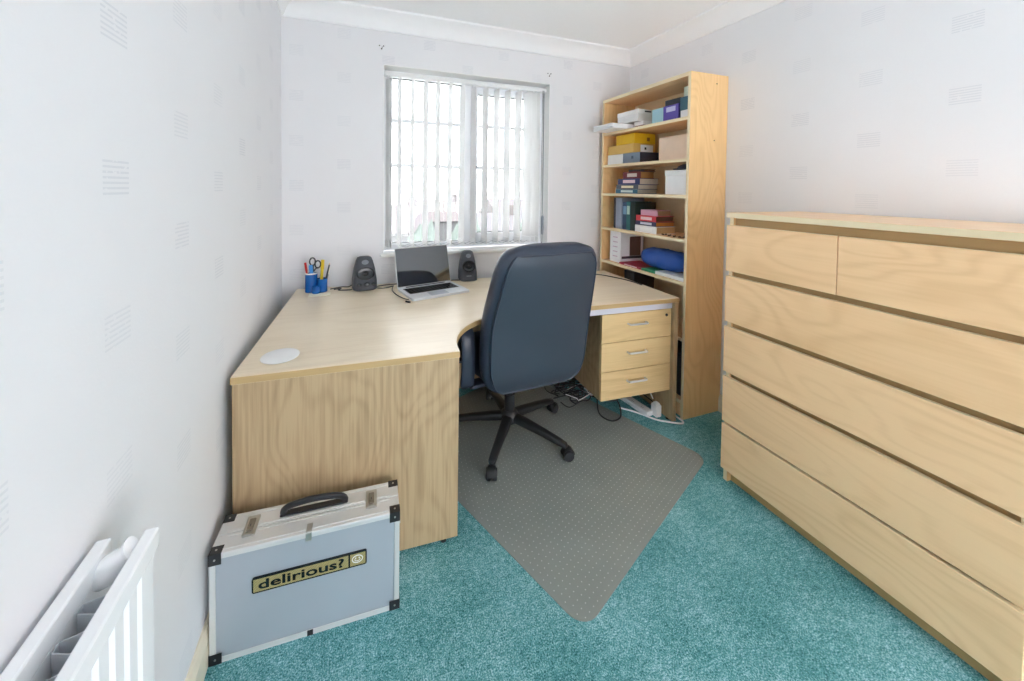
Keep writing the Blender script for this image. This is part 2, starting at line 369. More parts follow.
for (a, b_, c, d) in panes:
    ym = (FY0+FY1)/2
    obj('pane', bx(a-.004, b_+.004, ym-.004, ym+.004, c-.004, d+.004), M['glass'], win)
    bm = nb(); g = .005
    box(bm, a, a+g, ym-.012, ym-.006, c, d); box(bm, b_-g, b_, ym-.012, ym-.006, c, d); box(bm, a+g, b_-g, ym-.012, ym-.006, c, c+g); box(bm, a+g, b_-g, ym-.012, ym-.006, d-g, d)
    obj('gasket', bm, M['gasket'], win)
    for z in (1.775, 1.475): obj('glazing_bar', bx(a+g, b_-g, ym-.014, ym-.0045, z-.013, z+.013, bev=.003), M['upvc'], win)
    xm = (a+b_)/2
    obj('glazing_bar', bx(xm-.013, xm+.013, ym-.018, ym-.0142, c+g, d-g, bev=.001), M['upvc'], win)
bm = nb(); box(bm, .812, .832, FY0-.020, FY0-.012, 1.43, 1.53, .003); box(bm, .815, .829, FY0-.045, FY0-.020, 1.505, 1.523, .003); box(bm, .815, .829, FY0-.050, FY0-.036, 1.40, 1.52, .004)
obj('handle', bm, M['upvc'], win)
obj('handle_lock', cyl(nb(), (.822, FY0-.056, 1.475), (.822, FY0-.049, 1.475), .006, n=10), M['gasket'], win)

# vertical blind
bl = thing('vertical_blind', 'white vertical blind with slats turned open in the window', 'blind', (0, YB+.05, 0))
obj('head_rail', bx(WX0+.008, WX1-.008, -.012, .030, 2.044, 2.074, bev=.004), M['white_plastic'], bl)
xs = [.215, .232, .29, .375, .46, .545, .63, .715, .80, .885, .97, 1.055, 1.14, 1.215, 1.255, 1.285]
sl0 = None
for i, x in enumerate(xs):
    a = math.radians(random.uniform(-3, 3)+(11 if i < 13 else 20)); hw = .042
    bm = nb(); prof = []
    n = 6
    for s in range(n+1): prof.append((.005*(1-(2*s/n-1)**2), -hw+2*hw*s/n))
    prof2 = [(q+.0009, y) for q, y in prof[::-1]]
    extrude_profile(bm, prof+prof2, (0, 0, .975), (0, 0, 2.034), (1, 0, 0), (0, 1, 0))
    s = obj('slat', bm, M['slat'], bl, True); s.location = (x, 0, 0); s.rotation_euler.z = a
    obj('hanger', bx(-.004, .004, -.008, .008, 2.034, 2.045), M['white_plastic'], s)
    obj('weight', bx(-.0025, .0035, -hw, hw, .935, .975, bev=.001), M['white_plastic'], s)
for y in (-.03, .03):
    pts = []
    for a, b_ in zip(xs[2:13], xs[3:14]): pts += [(a, y, .95), ((a+b_)/2, y, .937)]
    pts.append((xs[13], y, .95))
    obj('bottom_chain', tube(nb(), pts, .0014, n=5, k=3), M['grey_plastic'], bl)
obj('pull_cord', tube(nb(), [(1.335, -.03, 2.05), (1.336, -.03, 1.5), (1.335, -.03, 1.13)], .0015, n=5, k=2), M['grey_plastic'], bl)
obj('cord_weight', lathe(nb(), [(.003, 1.13), (.009, 1.12), (.011, 1.04), (.008, .99), (.003, .985)], (1.335, -.03, 0), 12), M['grey_plastic'], bl, True)
obj('control_chain', tube(nb(), [(1.322, -.032, 2.05), (1.321, -.032, 1.4), (1.322, -.034, .96), (1.328, -.036, .93), (1.333, -.032, .97), (1.329, -.034, 2.05)], .0014, n=5, k=3), M['gasket'], bl)

# ------------------------------------------------------------------ radiator on the left wall
rd = thing('radiator', 'white double panel radiator on the left wall', 'radiator', (XL, 0, 0))
RY0, RY1, RZ0, RZ1 = -.55, .738, .17, .765
def rad_panel(x, facing):
    bm = nb(); prof = []
    # horizontal section with pressed flutes, swept up
    y = RY0+.012; pitch = .0335
    front = []
    front.append((RY0, 0)); front.append((RY0+.006, .006))
    yy = RY0+.02
    while yy+pitch < RY1-.02:
        front += [(yy, .006), (yy+.006, .0135), (yy+pitch-.008, .0135), (yy+pitch-.002, .006)]; yy += pitch
    front += [(RY1-.006, .006), (RY1, 0)]
    back = [(RY1, -.006), (RY0, -.006)]
    pr = [(d*facing, yv) for yv, d in front+back]
    extrude_profile(bm, pr, (x, 0, RZ0+.03), (x, 0, RZ1-.03), (1, 0, 0), (0, 1, 0))
    # top and bottom header seams
    for z0, z1 in ((RZ1-.032, RZ1), (RZ0, RZ0+.032)):
        box(bm, x-.006*facing, x+.0136*facing, RY0, RY1, z0, z1, .003, 2)
    return bm
obj('panel', rad_panel(.076, 1), M['rad'], rd); obj('panel', rad_panel(.022, -1), M['rad'], rd)
bm = nb(); yy = RY0+.05; z0, z1 = RZ0+.05, RZ1-.03
prof = []
while yy < RY1-.065:
    prof += [(.032, yy), (.032, yy+.012), (.067, yy+.020), (.067, yy+.034)]; yy += .046
for (xa, ya), (xb_, yb_) in zip(prof, prof[1:]):
    d = V2 = Vector((xb_-xa, yb_-ya, 0)); n_ = Vector((-d.y, d.x, 0)).normalized()*.0006
    q = [(xa-n_.x, ya-n_.y), (xb_-n_.x, yb_-n_.y), (xb_+n_.x, yb_+n_.y), (xa+n_.x, ya+n_.y)]
    vs_ = [[bm.verts.new((px_, py_, zz)) for px_, py_ in q] for zz in (z0, z1)]
    bm.faces.new(vs_[0][::-1]); bm.faces.new(vs_[1])
    for i in range(4): bm.faces.new((vs_[0][i], vs_[0][(i+1) % 4], vs_[1][(i+1) % 4], vs_[1][i]))
obj('convector_fins', bm, M['fin'], rd)
ring_ = []
for px_, pz_, r_ in ((.022, RZ1-.038, .012), (.026, RZ1-.034, .019), (.040, RZ1-.027, .021), (.050, RZ1-.018, .017), (.058, RZ1-.010, .0125), (.062, RZ1-.005, .011), (.063, RZ1-.0045, .016), (.066, RZ1-.002, .016)):
    ring_.append(superring(Vector((px_, RY1-.03, pz_)), Vector((-.45, 0, .89)), Vector((0, 1, 0)), r_, r_, 18, 2))
bm = loft(nb(), ring_)
obj('bleed_elbow', bm, M['rad'], rd, True)
bm = tube(nb(), [(.028, RY1-.03, RZ0+.030), (.050, RY1-.026, RZ0+.028), (.074, RY1-.026, RZ0+.03)], .017, n=14)
obj('bottom_elbow', bm, M['rad'], rd, True)
for y in (.45, -.3): obj('bracket', bx(0, .018, y, y+.05, RZ0+.06, RZ1-.08), M['rad'], rd)
for y in (-.50, .62):
    bm = tube(nb(), [(.050, y, RZ0+.028), (.050, y, .08), (.050, y, 0)], .0075, n=10); box(bm, .042, .058, y-.012, y+.012, RZ0+.0, RZ0+.028, .003)
    obj('pipe', bm, M['rad'], rd, True)

# ------------------------------------------------------------------ corner desk
DX, DY, DR = -.363, 1.350, -.0536
DH = .7204; DT = .025
def dw(lx, ly, z=0): return (DX+lx*math.cos(DR)-ly*math.sin(DR), DY+lx*math.sin(DR)+ly*math.cos(DR), z)
desk = thing('corner_desk', 'light oak corner desk with curved inner edge and hanging drawers', 'desk', (DX, DY, 0), DR)
BACK = 1.055; RWID = 2.092; FRY = .343
top = [(0, 0), (.743, 0)]
for i in range(1, 19):
    a = PI-(PI/2)*i/18
    top.append((1.063+.32*math.cos(a), .017+.326*math.sin(a)))
top += [(RWID, FRY), (RWID, BACK), (0, BACK)]
bm = prism(nb(), top, DH-DT, DH)
bmesh.ops.bevel(bm, geom=[e for e in bm.edges if abs(e.verts[0].co.z-e.verts[1].co.z) < 1e-5 and e.verts[0].co.z > DH-.001], offset=.002, segments=2, affect='EDGES')
obj('desk_top', bm, M['oak_x'], desk)
# edging band
ins = .0012
def band(poly, z0, z1, name):
    b2 = nb()
    for (x0, y0), (x1, y1) in zip(poly, poly[1:]):
        d = Vector((x1-x0, y1-y0, 0)); n = Vector((d.y, -d.x, 0)).normalized()*ins
        v = [b2.verts.new(p) for p in ((x0, y0, z0), (x1, y1, z0), (x1, y1, z1), (x0, y0, z1))]
        u = [b2.verts.new(q.co+n) for q in v]
        b2.faces.new(u)
        for i in range(4): b2.faces.new((v[i], v[(i+1) % 4], u[(i+1) % 4], u[i]))
        b2.faces.new(v[::-1])
    bmesh.ops.recalc_face_normals(b2, faces=b2.faces[:])
    return obj(name, b2, M['oak_edge'], desk)
band(top[:-3+1], DH-DT+.001, DH-.0022, 'edge_band')
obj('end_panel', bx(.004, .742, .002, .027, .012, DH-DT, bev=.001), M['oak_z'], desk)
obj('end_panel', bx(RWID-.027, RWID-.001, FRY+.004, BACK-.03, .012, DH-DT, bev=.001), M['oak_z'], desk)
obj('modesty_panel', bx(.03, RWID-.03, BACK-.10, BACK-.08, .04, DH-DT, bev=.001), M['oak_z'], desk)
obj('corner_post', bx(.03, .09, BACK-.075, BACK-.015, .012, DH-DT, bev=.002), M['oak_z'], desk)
for x, y in ((.05, .014), (.69, .014), (RWID-.014, FRY+.05), (RWID-.014, BACK-.08), (.06, BACK-.045)):
    obj('levelling_foot', lathe(nb(), [(.012, 0), (.012, .008), (.006, .0085), (.006, .014)], (x, y, 0), 12), M['black_plastic'], desk)
# metal rail under the right wing and fixed drawer unit
obj('support_rail', bx(1.12, RWID-.028, FRY+.020, FRY+.045, DH-DT-.038, DH-DT, bev=.002), M['rail'], desk)
obj('support_rail', bx(1.12, RWID-.028, FRY+.50, FRY+.53, DH-DT-.038, DH-DT, bev=.002), M['rail'], desk)
PX0, PX1, PY0, PY1, PZ0, PZ1 = 1.605, RWID-.031, FRY+.022, FRY+.56, .185, DH-DT-.039
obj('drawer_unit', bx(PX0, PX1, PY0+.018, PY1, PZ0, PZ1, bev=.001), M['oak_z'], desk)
dh = (PZ1-PZ0)/3
for k in range(3):
    z0 = PZ0+dh*k+.0015; z1 = PZ0+dh*(k+1)-.0015
    d = obj('drawer', bx(PX0+.001, PX1-.001, PY0, PY0+.0175, z0, z1, bev=.001), M['oak_drawer'], desk)
    xm = (PX0+PX1)/2-.005; zm = z0+dh*.60
    h = tube(nb(), [(xm-.058, PY0+.001, zm), (xm-.056, PY0-.016, zm), (xm-.045, PY0-.022, zm), (xm+.045, PY0-.022, zm), (xm+.056, PY0-.016, zm), (xm+.058, PY0+.001, zm)], .0055, n=8, k=3)
    obj('handle', h, M['satin'], d, True)
    if k == 2:
        obj('lock', cyl(nb(), (PX1-.035, PY0-.003, z1-.033), (PX1-.035, PY0+.004, z1-.033), .008, n=14), M['gasket'], d)

# ------------------------------------------------------------------ bookcase against the right wall
KS = .989
BX, BY0, BY1, BH = 1.803, 1.591, 2.370, 2.004
bk = thing('bookcase', 'tall open birch bookcase against the right wall by the window', 'bookcase', (0, 0, 0))
bk.location = (BX, BY0, 0)
def B(*a, **k):
    x0, x1, y0, y1, z0, z1 = a; return bx(x0-BX, x1-BX, y0-BY0, y1-BY0, z0, z1, **k)
TH = .018
obj('side_panel', B(BX+.001, BX+.292, BY0, BY0+TH, 0, BH, bev=.0008), M['birch_z'], bk)
obj('side_panel', B(BX+.001, BX+.292, BY1-TH, BY1, 0, BH, bev=.0008), M['birch_z'], bk)
DEP = BX+.292
for y in (BY0, BY1-TH): obj('front_edge', B(BX, BX+.0009, y+.0005, y+TH-.0005, .001, BH-.001), M['birch_edge'], bk)
obj('top_panel', B(BX+.002, DEP-.006, BY0+TH, BY1-TH, BH-.022, BH, bev=.0008), M['birch_y'], bk)
obj('top_edge', B(BX, BX+.0018, BY0+TH, BY1-TH, BH-.022, BH), M['birch_edge'], bk)
obj('back_panel', B(DEP-.005, DEP, BY0+TH, BY1-TH, .07, BH), M['birch_edge'], bk)
SH = [1.3277+(q-1.3277)*KS for q in (1.757, 1.515, 1.300, 1.040, .788, .46, .09)]        # shelf tops
for z in SH:
    s = obj('shelf', B(BX+.004, DEP-.006, BY0+TH+.0005, BY1-TH-.0005, z-.019, z), M['birch_y'], bk)
    obj('front_edge', B(BX+.002, BX+.0038, BY0+TH+.0005, BY1-TH-.0005, z-.019, z), M['birch_edge'], s)
obj('plinth', B(BX+.02, BX+.035, BY0+TH, BY1-TH, 0, .07), M['birch_y'], bk)
for dx, z in ((.20, 1.95), (.19, 1.62)): obj('fixing_hole', cyl(nb(), (dx, -.0008, z), (dx, .004, z), .004, n=8), M['screw'], bk)
bm = nb()

# ------------------------------------------------------------------ chest of drawers
CX, CY0, CY1 = 1.597, .392, 1.202
ch = thing('chest_of_drawers', 'wide birch six drawer chest along the right wall', 'chest', (CX, CY0, 0))
W = CY1-CY0; CD = .488
obj('top_panel', bx(-.002, CD, 0, W, 1.207, 1.230, bev=.001), M['birch_y'], ch)
obj('top_edge', bx(-.0035, -.0021, .0005, W-.0005, 1.208, 1.229), M['birch_edge'], ch)
for y0 in (0.0, W-.018):
    s = obj('side_panel', bx(.0205, CD, y0, y0+.018, 0.0, 1.2068), M['birch_z'], ch)
    obj('front_edge', bx(.0195, .0204, y0+.0005, y0+.0175, .001, 1.206), M['birch_edge'], s)
obj('back_panel', bx(CD-.008, CD-.002, .018, W-.018, .05, 1.2068), M['birch_y'], ch)
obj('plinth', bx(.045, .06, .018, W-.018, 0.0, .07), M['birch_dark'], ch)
DZ = [.967, .738, .509, .280, .062]
for k, z in enumerate(DZ):
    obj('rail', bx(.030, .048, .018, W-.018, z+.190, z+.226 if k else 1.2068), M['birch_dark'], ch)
    spans = [(0.0, W)] if k else [(0.0, W/2-.0015), (W/2+.0015, W)]
    for a, b_ in spans:
        d = obj('drawer', bx(0, .0185, a, b_, z, z+.206, bev=.0012), M['birch_y'], ch)
        obj('top_edge', bx(.0015, .017, a+.002, b_-.002, z+.2061, z+.2069), M['birch_edge'], d)
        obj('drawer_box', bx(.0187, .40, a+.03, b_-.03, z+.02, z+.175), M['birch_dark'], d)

# ------------------------------------------------------------------ aluminium flight case
CW, CDp, CHh = .512, .128, .312
cs = thing('flight_case', 'silver aluminium flight case with black handle standing before the desk', 'case', (-.369, 1.176, 0), math.atan2(1.162-1.186, .512))
obj('body', bx(.004, CW-.004, .004, .060, .004, CHh-.004, bev=.002), M['alu_panel'], cs)
obj('lid', bx(.004, CW-.004, .063, CDp-.004, .004, CHh-.004, bev=.002), M['alu_panel'], cs)
def edge_frame(y0, y1):
    b2 = nb(); e = .013
    box(b2, 0, CW, y0, y1, CHh-.003, CHh, .001); box(b2, 0, CW, y0, y1, 0, .003, .001)
    box(b2, 0, .003, y0, y1, .003, CHh-.003, .001); box(b2, CW-.003, CW, y0, y1, .003, CHh-.003, .001)
    for y in (y0, y1):
        if y == .0 or y == CDp:
            ya, yb = (y, y+.003) if y == .0 else (y-.003, y)
            box(b2, .003, CW-.003, ya, yb, CHh-.003-e, CHh-.003, .001); box(b2, .003, CW-.003, ya, yb, .003, .003+e, .001)
            box(b2, .003, .003+e, ya, yb, .003+e, CHh-.003-e, .001); box(b2, CW-.003-e, CW-.003, ya, yb, .003+e, CHh-.003-e, .001)
    return b2
obj('edge_frame', edge_frame(.0, .0605), M['alu'], cs); obj('edge_frame', edge_frame(.0625, CDp), M['alu'], cs)
b2 = nb()
for y in (.012, .053, .070, .116): box(b2, .03, CW-.03, y-.0012, y+.0012, CHh, CHh+.0015)
obj('top_ridge', b2, M['alu'], cs)
for x in (0, 1):
    for z in (0, 1):
        for y in (0, 1):
            b2 = nb(); s = .030; q = .0016
            X0, X1 = (-q, s) if x == 0 else (CW-s, CW+q); Z0, Z1 = (-q if z else 0, s) if z == 0 else (CHh-s, CHh+q); Y0, Y1 = (-q, s*.85) if y == 0 else (CDp-s*.85, CDp+q)
            xo = (-q, 0) if x == 0 else (CW, CW+q); zo = (0, .0005) if z == 0 else (CHh, CHh+q); yo = (-q, 0) if y == 0 else (CDp, CDp+q)
            box(b2, xo[0], xo[1], Y0, Y1, max(0, Z0), Z1, .0005); box(b2, X0, X1, yo[0], yo[1], max(0, Z0), Z1, .0005)
            if z: box(b2, X0, X1, Y0, Y1, zo[0], zo[1], .0005)
            c = obj('corner_cap', b2, M['black_plastic'], cs)
            rx = (X0+X1)/2; ry = -q-.0012 if y == 0 else CDp+q
            obj('rivet', cyl(nb(), (rx, ry, (max(0, Z0)+Z1)/2), (rx, ry+.0012, (max(0, Z0)+Z1)/2), .0028, n=8), M['steel'], c)
            if z: obj('rivet', cyl(nb(), (rx, (Y0+Y1)/2, CHh+q), (rx, (Y0+Y1)/2, CHh+q+.001), .0028, n=8), M['steel'], c)
# handle lying over the top
hx0, hx1 = .168, .345
hp = [(hx0, .086, CHh+.006), (hx0+.004, .079, CHh+.022), (hx0+.022, .072, CHh+.036), (hx0+.06, .068, CHh+.044), ((hx0+hx1)/2, .067, CHh+.046), (hx1-.06, .068, CHh+.044), (hx1-.022, .072, CHh+.036), (hx1-.004, .079, CHh+.022), (hx1, .086, CHh+.006)]
hd_ = obj('handle', tube(nb(), hp, .009, n=10, k=5, flat=(.008, .0105)), M['black_plastic'], cs, True)
obj('handle_plate', bx(hx0-.010, hx1+.010, .076, .098, CHh, CHh+.006, bev=.003, seg=2), M['black_plastic'], hd_)
for x in (.085, CW-.085):
    l = obj('latch', bx(x-.017, x+.017, .034, .104, CHh, CHh+.004, bev=.0035, seg=2), M['steel'], cs)
    b2 = nb(); box(b2, x-.009, x+.009, .046, .088, CHh+.004, CHh+.010, .003, 2); cyl(b2, (x, .060, CHh+.010), (x, .060, CHh+.012), .005, n=12)
    obj('latch_lever', b2, colm(122, 114, 100, .3), l); obj('keyhole', bx(x-.0012, x+.0012, .056, .064, CHh+.012, CHh+.0125), M['black_plastic'], l)
    obj('latch_loop', tube(nb(), [(x-.007, .046, CHh+.006), (x-.007, .036, CHh+.007), (x+.007, .036, CHh+.007), (x+.007, .046, CHh+.006)], .0015, n=6, k=3), M['steel'], l)
b2 = nb(); box(b2, .243, .259, .0, .030, CHh, CHh+.002, .0008); box(b2, .243, .259, -.0022, -.0002, CHh-.024, CHh, .0008)
obj('hasp', b2, M['steel'], cs)
obj('hinge_tab', bx(.247, .263, -.0022, -.0002, .002, .018, bev=.0008), M['black_plastic'], cs)
obj('side_stud', cyl(nb(), (CW, .05, .235), (CW+.006, .05, .235), .006, n=10), M['steel'], cs)
# sticker with lettering
_st = nb(); prism(_st, rrect(.104, .414, .163, .207, .006, 4), -.0012, .0036)
for v in _st.verts: v.co = Vector((v.co.x, v.co.z, v.co.y))
bmesh.ops.recalc_face_normals(_st, faces=_st.faces[:])
st = obj('sticker', _st, M['black_gloss'], cs)
def halftone():
    m, nt, b = newmat('gold_halftone'); tc = N(nt, 'ShaderNodeTexCoord'); ck = N(nt, 'ShaderNodeTexChecker'); ck.inputs['Scale'].default_value = 420
    ck.inputs[1].default_value = srgb(190, 176, 116); ck.inputs[2].default_value = srgb(120, 112, 80)
    nt.links.new(tc.outputs['Object'], ck.inputs[0]); nt.links.new(ck.outputs[0], b.inputs['Base Color']); b.inputs['Roughness'].default_value = .4; return m
M['halftone'] = halftone()
obj('gold_field', bx(.108, .361, -.0017, -.0012, .167, .203), M['halftone'], st)
obj('gold_field', bx(.366, .410, -.0017, -.0012, .167, .203), M['halftone'], st)
def text_mesh(body, size, mat, parent, loc, rot, name='lettering', bold=.0, sx=1.0):
    cu = bpy.data.curves.new('t', 'FONT'); cu.body = body; cu.size = size; cu.align_x = 'CENTER'; cu.align_y = 'CENTER'; cu.offset = bold; cu.extrude = .0002; cu.resolution_u = 3
    to = bpy.data.objects.new('t', cu); COL.objects.link(to)
    dg = bpy.context.evaluated_depsgraph_get(); me = bpy.data.meshes.new_from_object(to.evaluated_get(dg))
    bpy.data.objects.remove(to); bpy.data.curves.remove(cu)
    me.materials.clear(); me.materials.append(mat)
    o = bpy.data.objects.new(name, me); COL.objects.link(o); o.parent = parent; o.location = loc; o.rotation_euler = rot; o.scale = (sx, 1, 1); return o
text_mesh('delirious?', .036, M['black_gloss'], st, (.2345, -.0021, .1845), (PI/2, 0, 0), bold=.0008, sx=1.68)
b2 = nb()
ec = Vector((.387, -.0020, .1865))
tube(b2, [ec+Vector((.015*math.cos(2*PI*i/16), 0, .011*math.sin(2*PI*i/16))) for i in range(17)], .0014, n=5, k=1, smooth=False)
tube(b2, [ec+Vector((.008*math.cos(a), 0, .006*math.sin(a))) for a in [PI+PI*i/8 for i in range(9)]], .0011, n=5, k=1, smooth=False)
for s in (-1, 1): box(b2, ec.x+s*.005-.0015, ec.x+s*.005+.0015, ec.y-.001, ec.y+.0003, ec.z+.001, ec.z+.005)
obj('emblem', b2, M['white_plastic'], st)
st.location.z = .010

# ------------------------------------------------------------------ chair mat
mt = thing('chair_mat', 'grey translucent studded chair mat on the carpet', 'mat', (.662, .905, 0), math.radians(22.5))
MW, ML = 1.085, 1.22
obj('sheet', prism(nb(), rrect(0, MW, 0, ML, .065), .0005, .0035), M['vinyl'], mt)
vs, fs = [], []
ny, nx = 54, 46
for j in range(ny):
    for i in range(nx):
        x = .02+i*(MW-.04)/(nx-1)+(.0 if j % 2 else .011); y = .02+j*(ML-.04)/(ny-1)
        if x > MW-.015: continue
        b0 = len(vs); r = .0021
        vs += [(x-r, y, .0034), (x, y-r, .0034), (x+r, y, .0034), (x, y+r, .0034), (x, y, .0049)]
        fs += [(b0, b0+1, b0+4), (b0+1, b0+2, b0+4), (b0+2, b0+3, b0+4), (b0+3, b0, b0+4)]
me = bpy.data.meshes.new('studs'); me.from_pydata(vs, [], fs); me.materials.append(M['stud'])
so = bpy.data.objects.new('studs', me); COL.objects.link(so); so.parent = mt; so['kind'] = 'stuff'

# ------------------------------------------------------------------ office chair
OX, OY = .803, 1.80
oc = thing('office_chair', 'navy leather swivel office chair pulled up to the desk', 'chair', (OX, OY, .0035), math.radians(3))
V = Vector
def interp(tab, t):
    n = len(tab)
    for i in range(n-1):
        if t <= tab[i+1][0] or i == n-2:
            p0, p1, p2, p3 = tab[max(0, i-1)], tab[i], tab[i+1], tab[min(n-1, i+2)]
            h = p2[0]-p1[0]; k = (t-p1[0])/h; out = []
            for c in range(1, len(p1)):
                def slope(a, b): return (b[c]-a[c])/(b[0]-a[0]) if b[0] != a[0] else 0
                def mono(l, r): return 0 if l*r <= 0 else 2*l*r/(l+r)
                sm = slope(p1, p2); m1 = mono(slope(p0, p1), sm) if i > 0 else sm; m2 = mono(sm, slope(p2, p3)) if i < n-2 else sm
                out.append((2*k**3-3*k*k+1)*p1[c]+(k**3-2*k*k+k)*h*m1+(-2*k**3+3*k*k)*p2[c]+(k**3-k*k)*h*m2)
            return out
# backrest: (t, y, z, halfwidth, halfthickness)
BT = [(0, -.218, .372, .150, .022), (.03, -.219, .385, .215, .038), (.10, -.221, .43, .262, .050), (.22, -.224, .51, .283, .055), (.45, -.244, .68, .288, .056), (.75, -.305, .90, .270, .056), (.88, -.336, .995, .256, .054), (.95, -.353, 1.043, .232, .048), (.985, -.362, 1.066, .192, .036), (1.0, -.366, 1.074, .150, .022)]
def back_rings(grow=0, th=None, off=0, n=36, t0=0, t1=1, e=3.2, steps=26):
    rings = []
    for i in range(steps+1):
        t = t0+(t1-t0)*i/steps; y, z, a, b_ = interp(BT, t)
        y2, z2, *_ = interp(BT, min(1, t+.02)); y1, z1, *_ = interp(BT, max(0, t-.02))
        d = V((0, y2-y1, z2-z1)).normalized(); nrm = V((0, -d.z, d.y))
        rings.append(superring(V((.018, y, z))+nrm*off, V((1, 0, 0)), nrm, a+grow, th if th else b_, n, e))
    return rings
obj('backrest', loft(nb(), back_rings()), M['leather'], oc, True, 60)
def back_shell():
    b2 = nb(); rows = []; cols = 16
    steps = 24
    for i in range(steps+1):
        t = .03+.935*i/steps; y, z, a, b_ = interp(BT, t); y2, z2, *_ = interp(BT, min(1, t+.02)); y1, z1, *_ = interp(BT, max(0, t-.02))
        d = V((0, y2-y1, z2-z1)).normalized(); nrm = V((0, -d.z, d.y)); row = []
        aa = a-.030
        for j in range(cols+1):
            u = -1+2*j/cols; bulge = (1-abs(u)**4)*.012*(1-abs(2*t-1)**6)
            row.append(V((.018+aa*u, y, z))+nrm*(b_-.004+bulge))
        rows.append(row)
    front = [[p-V((0, -1, 0))*.02 for p in r] for r in rows]
    A = [[b2.verts.new(p) for p in r] for r in rows]
    Bv = [[b2.verts.new(p) for p in r] for r in front]
    for i in range(steps):
        for j in range(cols):
            b2.faces.new((A[i][j], A[i][j+1], A[i+1][j+1], A[i+1][j])); b2.faces.new((Bv[i][j], Bv[i+1][j], Bv[i+1][j+1], Bv[i][j+1]))
    rim = [A[0][j] for j in range(cols+1)]+[A[i][cols] for i in range(1, steps+1)]+[A[steps][j] for j in range(cols-1, -1, -1)]+[A[i][0] for i in range(steps-1, 0, -1)]
    rimb = [Bv[0][j] for j in range(cols+1)]+[Bv[i][cols] for i in range(1, steps+1)]+[Bv[steps][j] for j in range(cols-1, -1, -1)]+[Bv[i][0] for i in range(steps-1, 0, -1)]
    n = len(rim)
    for i in range(n): b2.faces.new((rim[i], rimb[i], rimb[(i+1) % n], rim[(i+1) % n]))
    bmesh.ops.recalc_face_normals(b2, faces=b2.faces[:])
    path = [v.co.copy() for v in rim]; path.append(path[0])
    return b2, path
b2, rimpath = back_shell()
sh = obj('back_shell', b2, M['leather_back'], oc, True, 50)
obj('piping', tube(nb(), rimpath, .004, n=6, smooth=False), M['leather'], sh, True)
obj('shell_button', lathe(nb(), [(.004, 0), (.004, .003), (.001, .004)], (-.250, -.290, .775), 8), M['chrome'], sh)
# seat cushion: lofted front to back
rings = []
for y, a, b_, z in ((-.215, .20, .025, .445), (-.20, .235, .045, .447), (-.10, .255, .056, .45), (.08, .262, .058, .452), (.20, .255, .052, .448), (.245, .235, .035, .442), (.258, .19, .014, .436)):
    rings.append(superring(V((0, y, z)), V((1, 0, 0)), V((0, 0, 1)), a, b_, 32, 3.4))
obj('seat', loft(nb(), rings), M['leather'], oc, True, 60)
obj('seat_pan', bx(-.20, .20, -.19, .20, .375, .394, bev=.008, seg=2), M['chair_plastic'], oc)
b2 = nb(); box(b2, -.075, .075, -.12, .10, .335, .376, .012, 2); tube(b2, [(.05, .0, .355), (.16, .0, .352), (.24, .0, .350)], .007, n=8); tube(b2, [(0, -.09, .35), (0, -.17, .352), (0, -.205, .37), (0, -.215, .42)], .02, n=10, flat=(.035, .009))
obj('tilt_mechanism', b2, M['chair_plastic'], oc, True)
b2 = cyl(nb(), (0, 0, .10), (0, 0, .22), .028, n=20); cyl(b2, (0, 0, .22), (0, 0, .336), .018, n=16)
obj('gas_column', b2, M['chair_plastic'], oc, True)
for s in (-1, 1):
    x = s*.300
    pts = [(s*.19, .14, .384), (s*.28, .14, .388), (x, .145, .42), (x, .15, .56), (x, .125, .640), (x, .04, .664), (x, -.06, .664), (x, -.125, .650), (x, -.155, .60), (x, -.16, .47), (x, -.15, .405), (s*.28, -.13, .386), (s*.19, -.12, .384)]
    P = smooth_path(pts, 5); rr = []
    for i, p in enumerate(P):
        d = (P[min(i+1, len(P)-1)]-P[max(i-1, 0)]).normalized(); ax = V((1, 0, 0))
        ax = (ax-d*ax.dot(d)); ax = ax.normalized() if ax.length > .3 else V((0, 1, 0))
        rr.append(superring(p, ax, d.cross(ax), .034, .012, 14, 3))
    a = obj('armrest', loft(nb(), rr), M['leather'], oc, True)
    rr = []
    for y, aa, bb, z in ((-.135, .02, .008, .664), (-.11, .036, .014, .670), (-.02, .039, .016, .674), (.09, .037, .015, .670), (.115, .02, .008, .664)):
        rr.append(superring(V((x, y, z)), V((1, 0, 0)), V((0, 0, 1)), aa, bb, 20, 3))
    obj('arm_pad', loft(nb(), rr), M['leather'], a, True, 60)
